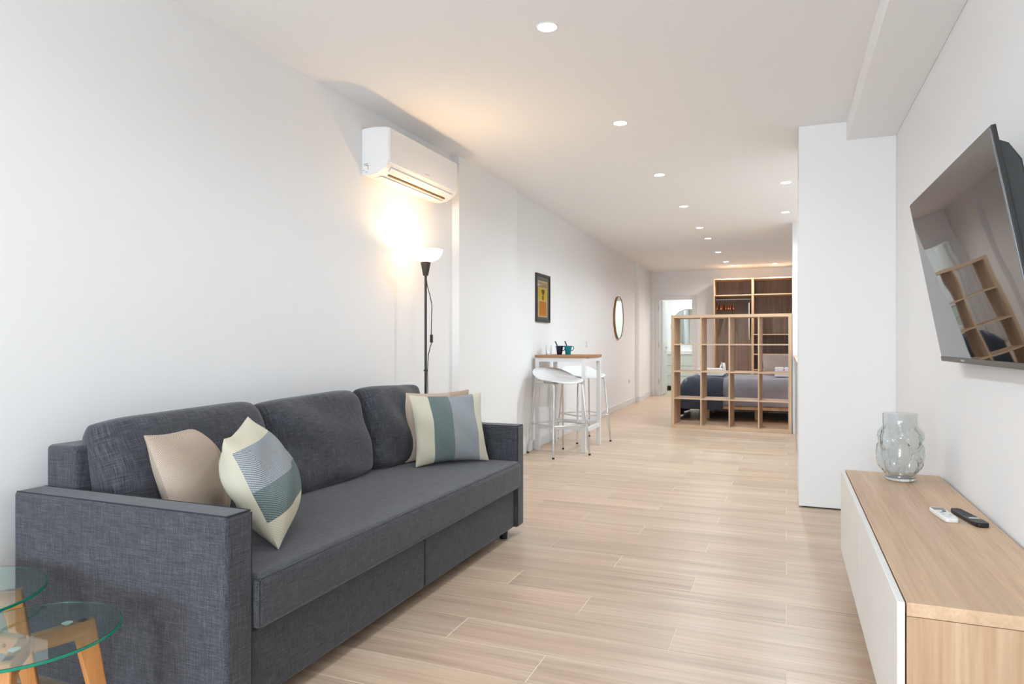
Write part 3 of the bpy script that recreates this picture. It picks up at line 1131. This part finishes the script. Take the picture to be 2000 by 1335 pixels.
# television: tilts forward about 10 degrees
tv = thing('television', 'large black flat television tilted forward on the right wall', 'television', (0.542, 2.692, 1.370))
phi, al = -0.018, 0.181
yv = Vector((math.sin(phi), math.cos(phi), 0))
nv = Vector((-math.cos(phi), math.sin(phi), 0))
up = Vector((0, 0, 1)) * math.cos(al) + nv * math.sin(al)
nn = yv.cross(up)
if nn.x > 0:
    nn = -nn
R = Matrix(((-nn.x, yv.x, up.x), (-nn.y, yv.y, up.y), (-nn.z, yv.z, up.z)))   # local x = into the wall
tv.rotation_euler = R.to_euler()
TW, TH = 1.12 / 2, 1.12 * 0.58 / 2
MB().box(0.004, 0.016, -TW, TW, -TH, TH).build('bezel', M['black_plastic'], tv, bevel=0.002)
MB().box(0.0, 0.006, -TW + 0.006, TW - 0.006, -TH + 0.012, TH - 0.006).build('screen', M['screen'], tv, smooth=0)
MB().box(-0.002, 0.014, -TW, TW, -TH - 0.008, -TH + 0.011).build('chin', simple('chin_grey', rgb(96, 92, 88), 0.4, 0.4), tv, bevel=0.002)
MB().box(-0.003, -0.0018, 0.195, 0.24, -TH - 0.001, -TH + 0.005).build('logo', simple('logo_grey', rgb(190, 190, 188), 0.4), tv, smooth=0)
bh = [(0.016, -TH + 0.03), (0.016, TH - 0.03), (0.045, TH - 0.05), (0.066, TH - 0.10), (0.066, -TH + 0.16), (0.035, -TH + 0.05)]
MB().extrude_y(bh, -TW + 0.03, TW - 0.03).build('back_housing', simple('tv_back', rgb(44, 46, 46), 0.5), tv, bevel=0.006)
MB().beam((0.06, 0, 0.12), (0.13, 0, 0.10), 0.12, 0.05).build('mount_arm', M['black_metal'], tv)
mbm = MB().box(0.112, 0.122, -0.16, 0.16, -0.06, 0.14)
mbm.build('wall_plate', M['black_metal'], tv)

# ------------------------------------------------------------------ bar table and stools
bt = thing('bar_table', 'tall narrow white bar table with a wooden top against the left wall', 'table', (-2.15, 6.97, 0))
BZ = 0.986
MB().box(-0.268, 0.275, -0.325, 0.325, BZ - 0.028, BZ).build('table_top', M['table_top_wood'], bt, bevel=0.002)
for x in (-0.248, 0.250):
    for y in (-0.295, 0.295):
        MB().box(x - 0.02, x + 0.02, y - 0.02, y + 0.02, 0, BZ - 0.028).build('leg', M['white_metal'], bt, bevel=0.002)
for y in (-0.295, 0.295):
    MB().box(-0.228, 0.230, y - 0.015, y + 0.015, BZ - 0.07, BZ - 0.0285).build('apron', M['white_metal'], bt, bevel=0.002)
    MB().box(-0.228, 0.230, y - 0.015, y + 0.015, 0.225, 0.265).build('stretcher', M['white_metal'], bt, bevel=0.002)
for x in (-0.248, 0.250):
    MB().box(x - 0.015, x + 0.015, -0.275, 0.275, BZ - 0.07, BZ - 0.0285).build('apron', M['white_metal'], bt, bevel=0.002)
MB().box(0.235, 0.265, -0.275, 0.275, 0.20, 0.24).build('stretcher', M['white_metal'], bt, bevel=0.002)


def make_stool(label):
    t = thing('bar_stool', label, 'stool', (-2.115, 6.505, 0), math.radians(-36), 'bar stools at the tall table')
    ZT = 0.728
    # moulded seat shell
    mb = MB()
    nr, na = 12, 56
    cen = mb.bm.verts.new((0.01, 0, ZT + 0.004))
    rings = []
    for i in range(1, nr + 1):
        r = i / nr
        ring = []
        for k in range(na):
            a = 2 * PI * k / na
            ca, sa = math.cos(a), math.sin(a)
            e = 2.6
            q = (abs(ca) ** e + abs(sa) ** e) ** (-1 / e)
            x, y = ca * q * 0.215 * r, sa * q * 0.225 * r
            back = max(0.0, -ca * q)
            side = abs(sa) * q
            z = ZT + 0.004 + (r ** 3.2) * (0.125 * min(1, back) ** 1.5 + 0.028 * side ** 2) - (r ** 4) * 0.012 * max(0, ca)
            fl_ = (r ** 4) * (0.045 * min(1, back) ** 1.2 + 0.008 * side)
            x -= fl_ * (1 if ca < 0 else 0.0) * abs(ca)
            y += fl_ * 0.5 * sa
            ring.append(mb.bm.verts.new((x + 0.01, y, z)))
        rings.append(ring)
    for k in range(na):
        mb.bm.faces.new((cen, rings[0][k], rings[0][(k + 1) % na]))
    for A, Bq in zip(rings, rings[1:]):
        for k in range(na):
            mb.bm.faces.new((A[k], Bq[k], Bq[(k + 1) % na], A[(k + 1) % na]))
    o = mb.build('seat', M['white_plastic'], t, smooth=60)
    md = o.modifiers.new('thick', 'SOLIDIFY')
    md.thickness = 0.009
    md.offset = -1
    for sx in (-1, 1):
        for sy in (-1, 1):
            top = Vector((sx * 0.150, sy * 0.165, ZT - 0.012))
            mid = Vector((sx * 0.166, sy * 0.175, ZT - 0.035))
            foot = Vector((sx * 0.219, sy * 0.22, 0.012))
            MB().tube([Vector((sx * 0.06, sy * 0.13, ZT - 0.011)), Vector((sx * 0.135, sy * 0.160, ZT - 0.011)), top, mid, foot], 0.0095, 10).build('leg', M['chrome'], t, smooth=60)
            MB().lathe([(0, 0), (0.012, 0), (0.012, 0.016), (0, 0.016)], 12, (sx * 0.2195, sy * 0.2205, 0)).build('foot_cap', M['black_plastic'], t)
    zf = 0.302
    fx, fy = 0.19 + 0.006, 0.2
    for a, b in (((-fx, -fy), (fx, -fy)), ((fx, -fy), (fx, fy)), ((fx, fy), (-fx, fy)), ((-fx, fy), (-fx, -fy))):
        MB().tube([(a[0], a[1], zf), (b[0], b[1], zf)], 0.0075, 8).build('foot_rail', M['chrome'], t, smooth=60)
    MB().tube([(-0.16, -0.12, ZT - 0.012), (0.16, -0.12, ZT - 0.012)], 0.009, 8).build('seat_support', M['steel'], t)
    return t


st = make_stool('white moulded bar stool with chrome legs, nearer the sofa')
dup(st, (-2.151, 7.54, 0), math.radians(-42), 'white moulded bar stool with chrome legs, on the far side of the bar table')


def mug(label, cat, loc, rz, mat, sp_ang):
    t = thing('mug', label, cat, loc, rz, 'mugs on the bar table')
    MB().lathe([(0, 0), (0.025, 0), (0.027, 0.004), (0.035, 0.055), (0.040, 0.094), (0.0375, 0.094), (0.0325, 0.055), (0.0245, 0.008), (0, 0.008)], 32).build('cup', mat, t, smooth=50)
    MB().tube([(0.035, 0, 0.084), (0.052, 0, 0.086), (0.061, 0, 0.078), (0.058, 0, 0.060), (0.048, 0, 0.046), (0.034, 0, 0.042)], 0.0045, 8).build('handle', mat, t, smooth=60)
    return t


def spoon(label, loc, ang):
    t = thing('spoon', label, 'spoon', loc, ang, 'spoons in the mugs')
    MB().tube([(0.016, 0, 0.012), (-0.012, 0, 0.075), (-0.036, 0, 0.125)], 0.0035, 8).build('stem', M['steel'], t)
    MB().tube([(-0.022, 0, 0.096), (-0.041, 0, 0.135), (-0.044, 0, 0.142)], 0.0065, 10).build('handle', M['black_plastic'], t)
    return t


TZ = BZ
mug('dark navy mug on the bar table', 'mug', (-2.232, 6.90, TZ), 0.10, M['navy'], 0)
mug('teal mug on the bar table', 'mug', (-2.139, 6.905, TZ), 0.35, M['teal'], 0)
spoon('black-handled spoon leaning in the navy mug', (-2.234, 6.90, TZ), 0.2)
spoon('black-handled spoon leaning in the teal mug', (-2.135, 6.905, TZ), 0.9)
for (x, y, lb) in ((-2.335, 6.85, 'clear drinking glass standing next to the navy mug'), (-2.375, 6.96, 'clear drinking glass nearest the wall on the bar table')):
    g = thing('drinking_glass', lb, 'glass', (x, y, TZ), 0, 'drinking glasses on the bar table')
    MB().lathe([(0, 0), (0.027, 0), (0.029, 0.003), (0.035, 0.106), (0.0335, 0.106), (0.0275, 0.010), (0, 0.010)], 32).build('tumbler', M['clear_glass'], g, smooth=50)


# ------------------------------------------------------------------ things on the long left wall
def on_wall(y):
    k = (y - 6.058) / (12.66 - 6.058)
    return -2.434 + k * (-2.62 + 2.434)


WANG = math.atan2(2.62 - 2.434, 12.66 - 6.058)     # the wall leans away by this angle
pic = thing('framed_picture', 'narrow black framed yellow and orange print above the bar table', 'picture', (on_wall(6.995), 6.995, 1.593), WANG)
w2, h2 = 0.243, 0.258
mb = MB().box(0.0, 0.02, -w2, -w2 + 0.024, -h2, h2).box(0.0, 0.02, w2 - 0.024, w2, -h2, h2)
mb.box(0.0, 0.02, -w2 + 0.024, w2 - 0.024, -h2, -h2 + 0.024).box(0, 0.02, -w2 + 0.024, w2 - 0.024, h2 - 0.024, h2)
mb.build('frame', M['frame_black'], pic, smooth=0)
MB().box(0.002, 0.006, -w2 + 0.02, w2 - 0.02, -h2 + 0.02, h2 - 0.02).build('mount_board', M['mat_grey'], pic, smooth=0)
pr = MB().box(0.006, 0.0075, -0.165, 0.160, -0.205, 0.185).build('print', M['cream_print'], pic, smooth=0)
MB().box(0.0075, 0.008, -0.150, 0.145, 0.115, 0.172).build('printed_heading', M['tan_print'], pr, smooth=0)
MB().box(0.0075, 0.008, -0.150, 0.145, -0.022, 0.105).build('printed_field', M['yellow'], pr, smooth=0)
MB().box(0.0075, 0.008, -0.125, 0.125, -0.190, -0.034).build('printed_field', M['orange'], pr, smooth=0)
pts = [(0.05 * math.cos(a) * (1 + 0.25 * math.sin(3 * a)), 0.036 * math.sin(a) * (1 + 0.2 * math.cos(2 * a))) for a in [2 * PI * i / 24 for i in range(24)]]
mb = MB().prism(pts, 0, 0.0006).xform(Matrix.Translation((0.008, 0.01, 0.066)) @ Matrix.Rotation(PI / 2, 4, 'Z') @ Matrix.Rotation(PI / 2, 4, 'X'))
mb.build('printed_figure', M['brown_print'], pr, smooth=0)
MB().box(0.008, 0.0085, -0.02, 0.03, -0.018, 0.03).build('printed_figure', M['brown_print'], pr, smooth=0)
for k in range(5):
    MB().box(0.008, 0.0085, -0.13 + k * 0.055, -0.095 + k * 0.055, 0.125, 0.16).build('printed_mark', simple('print_mark', rgb(150, 112, 84), 0.6), pr, smooth=0)
MB().box(0.012, 0.014, -w2 + 0.024, w2 - 0.024, -h2 + 0.024, h2 - 0.024).build('pane', M['pane_thin'], pic, smooth=0)

mir = thing('round_mirror', 'round bronze rimmed mirror on the long left wall', 'mirror', (on_wall(11.05), 11.05, 1.52), WANG)
rot = Matrix.Rotation(PI / 2, 4, 'Y')
MB().lathe([(0.335, 0.004), (0.345, 0.0), (0.348, 0.0), (0.348, 0.034), (0.342, 0.034), (0.340, 0.028)], 64, closed=True).xform(rot).build('rim', M['bronze'], mir)
MB().lathe([(0, 0.015), (0.341, 0.015), (0.341, 0.027), (0, 0.027)], 64).xform(rot).build('mirror_glass', M['mirror'], mir)


def plate(name, label, y, z, toggle=True):
    t = thing(name, label, 'switch' if toggle else 'socket', (on_wall(y), y, z), WANG)
    MB().box(0, 0.008, -0.042, 0.042, -0.042, 0.042).build('face_plate', M['white_plastic'], t, bevel=0.003)
    if toggle:
        MB().box(0.008, 0.014, -0.028, 0.028, -0.028, 0.028).build('rocker', M['white_plastic'], t, bevel=0.003)
    else:
        MB().lathe([(0.0, 0.0), (0.02, 0.0), (0.02, 0.002), (0, 0.002)], 20).xform(Matrix.Translation((0.008, 0, 0)) @ rot).build('socket_well', M['grey_print'], t)
    return t


plate('light_switch', 'small white light switch on the wall above the bar table', 8.96, 1.096)
plate('wall_socket', 'small white wall socket low on the long left wall', 12.056, 0.42, False)

# ------------------------------------------------------------------ open shelf divider
kx = Vector((0.064 + 1.41, 8.99 - 9.097, 0))
KA = math.atan2(kx.y, kx.x)
kal = thing('shelf_divider', 'tall open oak cube shelf standing as a divider before the bed', 'shelf', (-0.673, 9.044, 0), KA)
KW, KD = 0.735, 0.39
t0, t1 = 0.039, 0.016
MB().box(-KW, KW, 0, KD, 1.47 - t0, 1.47).build('top_panel', M['oak_x'], kal, bevel=0.001)
MB().box(-KW, KW, 0, KD, 0, t0).build('bottom_panel', M['oak_x'], kal, bevel=0.001)
for x in (-KW, KW - t0):
    MB().box(x, x + t0, 0.001, KD - 0.001, t0, 1.47 - t0).build('side_panel', M['oak_z'], kal, bevel=0.001)
cell = (2 * KW - 2 * t0 - 3 * t1) / 4
cz = (1.47 - 2 * t0 - 3 * t1) / 4
for i in range(3):
    x = -KW + t0 + (i + 1) * cell + i * t1
    MB().box(x, x + t1, 0.003, KD - 0.003, t0, 1.47 - t0).build('divider', M['oak_z'], kal, bevel=0.001)
for i in range(4):
    for j in range(3):
        x = -KW + t0 + i * (cell + t1)
        z = t0 + (j + 1) * cz + j * t1
        MB().box(x, x + cell, 0.003, KD - 0.003, z, z + t1).build('shelf_board', M['oak_x'], kal)

# ------------------------------------------------------------------ bed
bed = thing('bed', 'bed with grey duvet behind the open cube shelf', 'bed', (-0.45, 10.85, 0))


def D_(mb):
    return mb.xform(Matrix.Translation((0.45, -10.85, 0)))


D_(MB().box(-1.36, 0.60, 10.08, 11.62, 0.17, 0.215)).build('base_frame', M['bed_wood'], bed, bevel=0.004)
for x in (-1.075, -0.40, 0.35):
    for y in (10.42, 11.3):
        D_(MB().lathe([(0, 0), (0.024, 0), (0.03, 0.17), (0, 0.17)], 16, (x, y, 0))).build('leg', M['bed_wood'], bed)
D_(MB().box(-1.37, 0.61, 10.10, 11.64, 0.226, 0.50)).build('mattress', M['mattress'], bed, bevel=0.05, seg=4)
D_(MB().box(0.615, 0.645, 10.05, 11.7, 0.0, 0.95)).build('headboard', M['pillowcase'], bed, bevel=0.01)


D_(MB().box(-1.33, 0.58, 11.56, 11.59, 0.004, 0.17)).build('shade_board', M['black_plastic'], bed, smooth=0)  # added dark board, keeps light from reaching under the bed
D_(MB().box(-1.34, 0.58, 10.14, 11.55, 0.160, 0.169)).build('shade_sheet', M['black_plastic'], bed, smooth=0)  # added black sheet, deepens the shade under the bed
D_(MB().box(0.56, 0.58, 10.3, 11.55, 0.004, 0.16)).build('shade_board', M['black_plastic'], bed, smooth=0)  # second added board, blocks light at the head end


def drape(x0, x1, y0, y1, ztop, hem, rc, seed, thick, foot_hem=None, side_amp=0.012, foot_open=True, nx=46):
    """cloth lying over the mattress, falling over both long sides (and the foot)"""
    r = random.Random(seed)
    ph = [(r.uniform(3, 9), r.uniform(0, 6.28), r.uniform(0.5, 1.0)) for _ in range(5)]
    mb = MB()
    # cross profile around the bed: list of (y, z, nside)
    prof = []
    nb = 8
    zt = ztop
    for i in range(9):
        prof.append((y0, hem + (zt - rc - hem) * i / 8, -1))
    for i in range(1, nb + 1):
        a = PI / 2 * i / nb
        prof.append((y0 + rc - rc * math.cos(a), zt - rc + rc * math.sin(a), -1 + i / nb))
    for i in range(1, 14):
        prof.append((y0 + rc + (y1 - y0 - 2 * rc) * i / 14, zt, 0))
    for i in range(0, nb + 1):
        a = PI / 2 * (1 - i / nb)
        prof.append((y1 - rc + rc * math.cos(a), zt - rc + rc * math.sin(a), i / nb))
    for i in range(1, 9):
        prof.append((y1, zt - rc - (zt - rc - hem) * i / 8, 1))
    grid = []
    yc = (y0 + y1) / 2
    for i in range(nx + 1):
        k = i / nx
        x = x0 + (x1 - x0) * k
        row = []
        for (y, z, s) in prof:
            zz, yy, xx = z, y, x
            wv = sum(a_ * math.sin(f * 2.2 * x + p + (0.8 * f * (zt - z) * 2 if s else 2.0 * y)) for f, p, a_ in ph) * side_amp / 2
            if abs(s) > 0.3:
                yy += wv * s * (0.4 + 1.2 * (zt - z))
            else:
                zz += wv * 0.45
            if foot_hem is not None:
                d = x - x0
                if d < rc:
                    aa = 1 - d / rc
                    drop = rc * (1 - math.sqrt(max(0, 1 - aa * aa)))
                    if z > zt - rc:
                        zz -= drop * (z - (zt - rc)) / rc if abs(s) else drop
                    yy = yc + (yy - yc) * (1 - 0.06 * aa * aa)
            row.append((xx, yy, zz))
        grid.append(row)
    if foot_hem is not None:
        # foot end falls towards the floor
        base = grid[0]
        extra = []
        for q in range(1, 9):
            row = []
            for (x, y, z) in base:
                f = q / 8
                z2 = min(z, zt - rc)
                fl_ = 0.02 + 0.03 * math.sin(9 * y + seed)
                row.append((x - 0.02 * f - fl_ * f, yc + (y - yc) * (1 - 0.01 * f), max(foot_hem, z2 + (foot_hem - z2) * f)))
            extra.append(row)
        grid = extra[::-1] + grid
    V = [[mb.bm.verts.new(p) for p in row] for row in grid]
    for A, Bq in zip(V, V[1:]):
        for j in range(len(A) - 1):
            mb.bm.faces.new((A[j], A[j + 1], Bq[j + 1], Bq[j]))
    return mb


dv = D_(drape(-1.36, 0.60, 10.03, 11.72, 0.600, 0.222, 0.14, 3, 0.02, None, 0.022)).build('duvet', M['duvet'], bed, smooth=80)
md = dv.modifiers.new('thick', 'SOLIDIFY')
md.thickness = 0.02
md.offset = -1
th = drape(-1.455, -0.83, 10.0, 11.75, 0.614, 0.165, 0.19, 9, 0.012, 0.02, 0.014).build('bed_throw', M['throw'], None, smooth=80)
md = th.modifiers.new('thick', 'SOLIDIFY')
md.thickness = 0.008
md.offset = -1
tag(th, 'dark navy throw draped over the foot of the bed', 'blanket')
for k, (W_, o_, lb) in enumerate((((1, 0.1, 0), (0.0, 11.46, 0.745), 'greyish mauve bed pillow leaning at the far right of the bed'),)):
    o = pillow('bed_pillow', M['pillowcase'], pillow_bm(0.74, 0.42, 0.17, 24, 0.05, 0.5, 14, 0.006, 2.4, 0, 0.3))
    o.matrix_world = frame_matrix(o_, W_, (0.0, 0.45, 0.85))
    tag(o, lb, 'pillow')


def towel_stack(label, loc, rz, parts, grp='folded white towels on the bed'):
    t = thing('folded_towel', label, 'towel', loc, rz, grp)
    return t


def folded(mb, x0, x1, y0, y1, z0, z1, n=2):
    """folded cloth: stacked rounded layers joined by a fold on one side"""
    h = (z1 - z0) / n
    for i in range(n):
        r = h / 2
        prof = []
        za = z0 + i * h + r
        for k in range(9):
            a = -PI / 2 - PI * k / 8
            prof.append((x0 + r + math.cos(a) * r, za + math.sin(a) * r * 0.97))
        for k in range(9):
            a = PI / 2 - PI * k / 8
            prof.append((x1 - r + math.cos(a) * r, za + math.sin(a) * r * 0.97))
        mb.extrude_y(prof, y0 + 0.006 * (i % 2), y1 - 0.008 * ((i + 1) % 2))
    return mb


def towel(label, x0, x1, y0, y1, z0, z1, n):
    o = folded(MB(), x0, x1, y0, y1, z0, z1, n).build('folded_towel', M['towel'], None, smooth=50, bevel=0.004)
    return tag(o, label, 'towel', 'folded white towels on the bed')


ZB = 0.622
towel('white folded towel lying at the bottom of the left pile beside the iron', -1.22, -0.85, 10.42, 10.80, ZB, ZB + 0.052, 1)
towel('white folded towel on top of the left pile beside the iron', -1.24, -0.885, 10.46, 10.80, ZB + 0.052, ZB + 0.105, 1)
towel('white folded bath towel at the bottom of the right pile before the pillow', -0.165, 0.12, 10.75, 11.0, 0.610, 0.670, 2)
towel('white folded towel on top of the right pile before the pillow, left of two', -0.16, -0.035, 10.77, 10.98, 0.670, 0.745, 2)
towel('white folded towel on top of the right pile before the pillow, right of two', -0.03, 0.11, 10.77, 10.98, 0.670, 0.745, 2)

iron = thing('steam_iron', 'white and silver steam iron standing upright on the bed', 'iron', (-0.882, 10.885, 0.612), 0.5)
pts = [(-0.05, 0.0), (0.05, 0.0), (0.055, 0.06), (0.045, 0.13), (0.02, 0.19), (0.0, 0.205), (-0.02, 0.19), (-0.045, 0.13), (-0.055, 0.06)]
mi = Matrix.Rotation(PI / 2, 4, 'X')
MB().prism(pts, -0.045, -0.037).xform(Matrix.Rotation(PI / 2, 4, 'Z') @ mi).build('soleplate', M['steel'], iron, bevel=0.001)
MB().prism([(x * 0.86, y * 0.95 + 0.002) for x, y in pts], -0.037, 0.012).xform(Matrix.Rotation(PI / 2, 4, 'Z') @ mi).build('body', M['white_plastic'], iron, bevel=0.014, seg=3)
MB().tube([(-0.005, 0, 0.165), (-0.05, 0, 0.15), (-0.062, 0, 0.1), (-0.055, 0, 0.03), (-0.01, 0, 0.016)], 0.013, 10).build('handle', M['white_plastic'], iron, smooth=60)
MB().box(-0.03, -0.012, -0.012, 0.012, 0.075, 0.10).build('dial', M['black_plastic'], iron, bevel=0.003)

# ------------------------------------------------------------------ wardrobe
WX0, WXM, WX1, WY0, WY1, WZ = -1.318, -0.600, 0.118, 13.80, 14.392, 2.345
wd = thing('open_wardrobe', 'tall open oak wardrobe of two bays against the back wall', 'wardrobe', (-0.6, 14.1, 0))


def Q(mb):
    return mb.xform(Matrix.Translation((0.6, -14.1, 0)))


tk = 0.02
Q(MB().box(WX0, WX1, WY1 - 0.008, WY1, 0.06, WZ)).build('back_panel', M['wardrobe_back'], wd, smooth=0)
for x in (WX0, WXM - tk, WXM, WX1 - tk):
    Q(MB().box(x, x + tk, WY0, WY1 - 0.008, 0.0, WZ)).build('upright', M['oak_z'], wd, bevel=0.001)
for xa, xb, zs_ in ((WX0 + tk, WXM - tk, (0.06, 2.012, WZ - tk)), (WXM + tk, WX1 - tk, (0.06, 0.30, 0.58, 0.875, 1.252, 2.016, WZ - tk))):
    for z in zs_:
        Q(MB().box(xa, xb, WY0 + 0.002, WY1 - 0.01, z, z + tk)).build('shelf_board', M['oak_x'], wd)
Q(MB().tube([(WX0 + tk, 14.05, 1.955), (WXM - tk, 14.05, 1.955)], 0.011, 10)).build('clothes_rail', M['white_metal'], wd, smooth=60)

hg0 = None
HL = ['brown wooden coat hanger on the wardrobe rail, %s' % q for q in (
    'leftmost, against the side panel', 'second from the left', 'third from the left', 'in the middle of the seven',
    'third from the right', 'second from the right', 'rightmost of the cluster')]
for i in range(7):
    x = -1.255 + i * 0.048 + (0.01 if i % 2 else 0)
    if hg0 is None:
        hg = thing('coat_hanger', '', 'hanger', (x, 14.05, 1.955), 0, 'wooden coat hangers on the wardrobe rail')
        hg['label'] = HL[0]
        pts = [(-0.21, -0.205), (-0.205, -0.19), (-0.10, -0.125), (-0.02, -0.092), (0.02, -0.092), (0.10, -0.125), (0.205, -0.19), (0.21, -0.205), (0.19, -0.212), (0.09, -0.16), (0, -0.13), (-0.09, -0.16), (-0.19, -0.212)]
        mb = MB()
        A = [mb.bm.verts.new((-0.008, a, b)) for a, b in pts]
        Bq = [mb.bm.verts.new((0.008, a, b)) for a, b in pts]
        mb.bm.faces.new(A)
        mb.bm.faces.new(Bq[::-1])
        for k in range(len(pts)):
            mb.bm.faces.new((A[k], Bq[k], Bq[(k + 1) % len(pts)], A[(k + 1) % len(pts)]))
        mb.build('shoulder_bar', M['hanger_wood'], hg, bevel=0.003)
        MB().tube([(0, -0.180, -0.196), (0, 0.180, -0.196)], 0.006, 8).build('trouser_bar', M['hanger_wood'], hg)
        MB().tube([(0, 0, -0.095), (0, 0, -0.04), (0, 0.018, -0.022)] + [(0, 0.018 * math.cos(a), 0.0 + 0.016 * math.sin(a)) for a in (0.0, 0.8, 1.57, 2.3, 3.0)], 0.0022, 6).build('hook', M['steel'], hg)
        hg0 = hg
    else:
        dup(hg0, (x, 14.05, 1.955), (0.05, -0.06, 0.04, 0.07, -0.05, 0.06)[i - 1], HL[i])
# narrow folded board hanging beside the middle upright
ib = thing('ironing_board', 'narrow white folded ironing board hanging in the left wardrobe bay', 'ironing board', (-0.66, 14.06, 1.16))
pts = [(-0.15, 0.72), (0.15, 0.72), (0.15, 0.28), (0.10, 0.10), (0.04, 0.01), (-0.04, 0.01), (-0.10, 0.10), (-0.15, 0.28)]
rz = Matrix.Rotation(PI / 2, 4, 'Z') @ Matrix.Rotation(PI / 2, 4, 'X')
MB().prism(pts, -0.018, 0.004).xform(rz).build('padded_cover', M['towel'], ib, bevel=0.006)
MB().prism([(x * 0.9, 0.03 + y * 0.95) for x, y in pts], 0.004, 0.012).xform(rz).build('board_frame', M['black_metal'], ib)
MB().tube([(0.0, 0.0, 0.72), (0.0, 0.0, 0.783), (0.0, -0.01, 0.795)], 0.004, 8).build('hook', M['steel'], ib)

# ------------------------------------------------------------------ kitchen run behind the partition
KX = 0.095
for i, (ya, yb) in enumerate(((5.665, 6.34), (6.343, 6.99), (6.993, 7.64), (8.247, 9.035))):
    t = thing('kitchen_cabinet', ['white base cabinet next to the partition', 'second white base cabinet from the partition',
                                  'third white base cabinet from the partition', 'white base cabinet at the far end of the kitchen run'][i] + ' under the wooden worktop', 'cabinet', (0.37, ya, 0), 0, 'kitchen base cabinets')
    MB().box(-0.255, 0.285, 0.0, yb - ya, 0.1, 0.915).build('carcass', M['white_plastic'], t, smooth=0)
    MB().box(-0.275, -0.256, 0.002, yb - ya - 0.002, 0.105, 0.912).build('door', M['gloss_white'], t, bevel=0.001)
    MB().box(-0.22, 0.28, 0.0, yb - ya, 0.0, 0.1).build('plinth', M['white_plastic'], t, smooth=0)
dw = thing('dishwasher', 'grey fronted appliance built in under the worktop edge beside the partition', 'appliance', (0.37, 7.643, 0))
MB().box(-0.255, 0.285, 0, 0.60, 0.0, 0.915).build('case', M['white_plastic'], dw, smooth=0)
MB().box(-0.277, -0.256, 0.003, 0.597, 0.105, 0.78).build('door', M['grey_door'], dw, bevel=0.002)
MB().box(-0.275, -0.256, 0.003, 0.597, 0.785, 0.912).build('control_panel', M['grey_door'], dw, bevel=0.002)
tag(MB().box(0.083, 0.655, 5.665, 9.035, 0.916, 0.952).build('worktop', M['oak_top'], None, bevel=0.002), 'pale wooden kitchen worktop seen edge-on past the partition', 'worktop')

# ------------------------------------------------------------------ bathroom
van = thing('bathroom_vanity', 'pale green-white drawer vanity seen through the bathroom doorway', 'vanity', (-2.13, 16.3, 0))
MB().box(-0.50, 0.60, -0.26, 0.28, 0.10, 0.83).build('carcass', M['vanity'], van, smooth=0)
for z0, z1 in ((0.575, 0.825), (0.335, 0.565), (0.11, 0.325)):
    dr = MB().box(-0.498, 0.598, -0.282, -0.261, z0, z1).build('drawer', M['vanity'], van, bevel=0.003)
MB().box(-0.45, 0.55, -0.22, 0.25, 0.0, 0.10).build('plinth', M['gap_dark'], van, smooth=0)
bs = MB().box(-0.51, 0.61, -0.30, 0.29, 0.831, 0.93).build('basin', M['ceramic'], van, bevel=0.012)
tap = MB().tube([(0.05, 0.16, 0.93), (0.05, 0.16, 1.06), (0.05, 0.10, 1.10), (0.05, 0.0, 1.09)], 0.014, 10).build('tap', M['chrome'], van, smooth=60)
MB().box(0.035, 0.065, 0.14, 0.18, 1.06, 1.09).build('tap_lever', M['chrome'], tap)
bm_ = thing('backlit_mirror', 'round backlit mirror above the bathroom vanity', 'mirror', (-2.14, 16.6, 1.475))
rotb = Matrix.Rotation(PI / 2, 4, 'X')
MB().lathe([(0, 0.03), (0.405, 0.03), (0.41, 0.034), (0.41, 0.038), (0, 0.038)], 72).xform(rotb).build('mirror_glass', M['bath_mirror'], bm_)
MB().lathe([(0.4105, 0.012), (0.426, 0.012), (0.426, 0.039), (0.4105, 0.039)], 72, closed=True).xform(rotb).build('reflection_ring', M['grey_print'], bm_)  # dark grey ring painted in for the reflection along the glass edge
MB().lathe([(0.33, 0.004), (0.375, 0.004), (0.375, 0.029), (0.33, 0.029)], 64, closed=True).xform(rotb).build('light_ring', M['led'], bm_)
tag(MB().box(-2.58, -2.50, 15.94, 16.0, 0.0, 0.11).build('waste_bin', M['black_plastic'], None, bevel=0.01), 'small dark bin on the bathroom floor beside the vanity', 'bin')

# ------------------------------------------------------------------ assumed unseen lamp at the bed head, added to tint the duvet warm
rl = thing('assumed_lamp', 'small assumed warm lamp at the bed head, unseen behind the kitchen wall end', 'lamp', (0.36, 9.16, 0.78))
MB().lathe([(0, 0), (0.045, 0), (0.045, 0.012), (0, 0.012)], 24).xform(Matrix.Rotation(-PI / 2, 4, 'X')).build('wall_plate', M['white_metal'], rl)
MB().tube([(0, 0.012, 0), (0, 0.10, 0), (0, 0.14, -0.02)], 0.007, 10).build('arm', M['white_metal'], rl, smooth=60)
MB().lathe([(0.022, 0.0), (0.06, -0.09), (0.056, -0.09), (0.018, -0.002)], 28, (0, 0.145, -0.02), closed=True).build('lamp_shade', M['white_metal'], rl)
rb_ = bpy.data.lights.new('assumed_bulb', 'POINT')  # assumed source of the warm light on the duvet
rb_.energy = 3.0
rb_.color = (1.0, 0.55, 0.28)
rb_.shadow_soft_size = 0.03
ro = bpy.data.objects.new('assumed_bulb', rb_)
COL.objects.link(ro)
ro.location = (0.36, 9.305, 0.70)
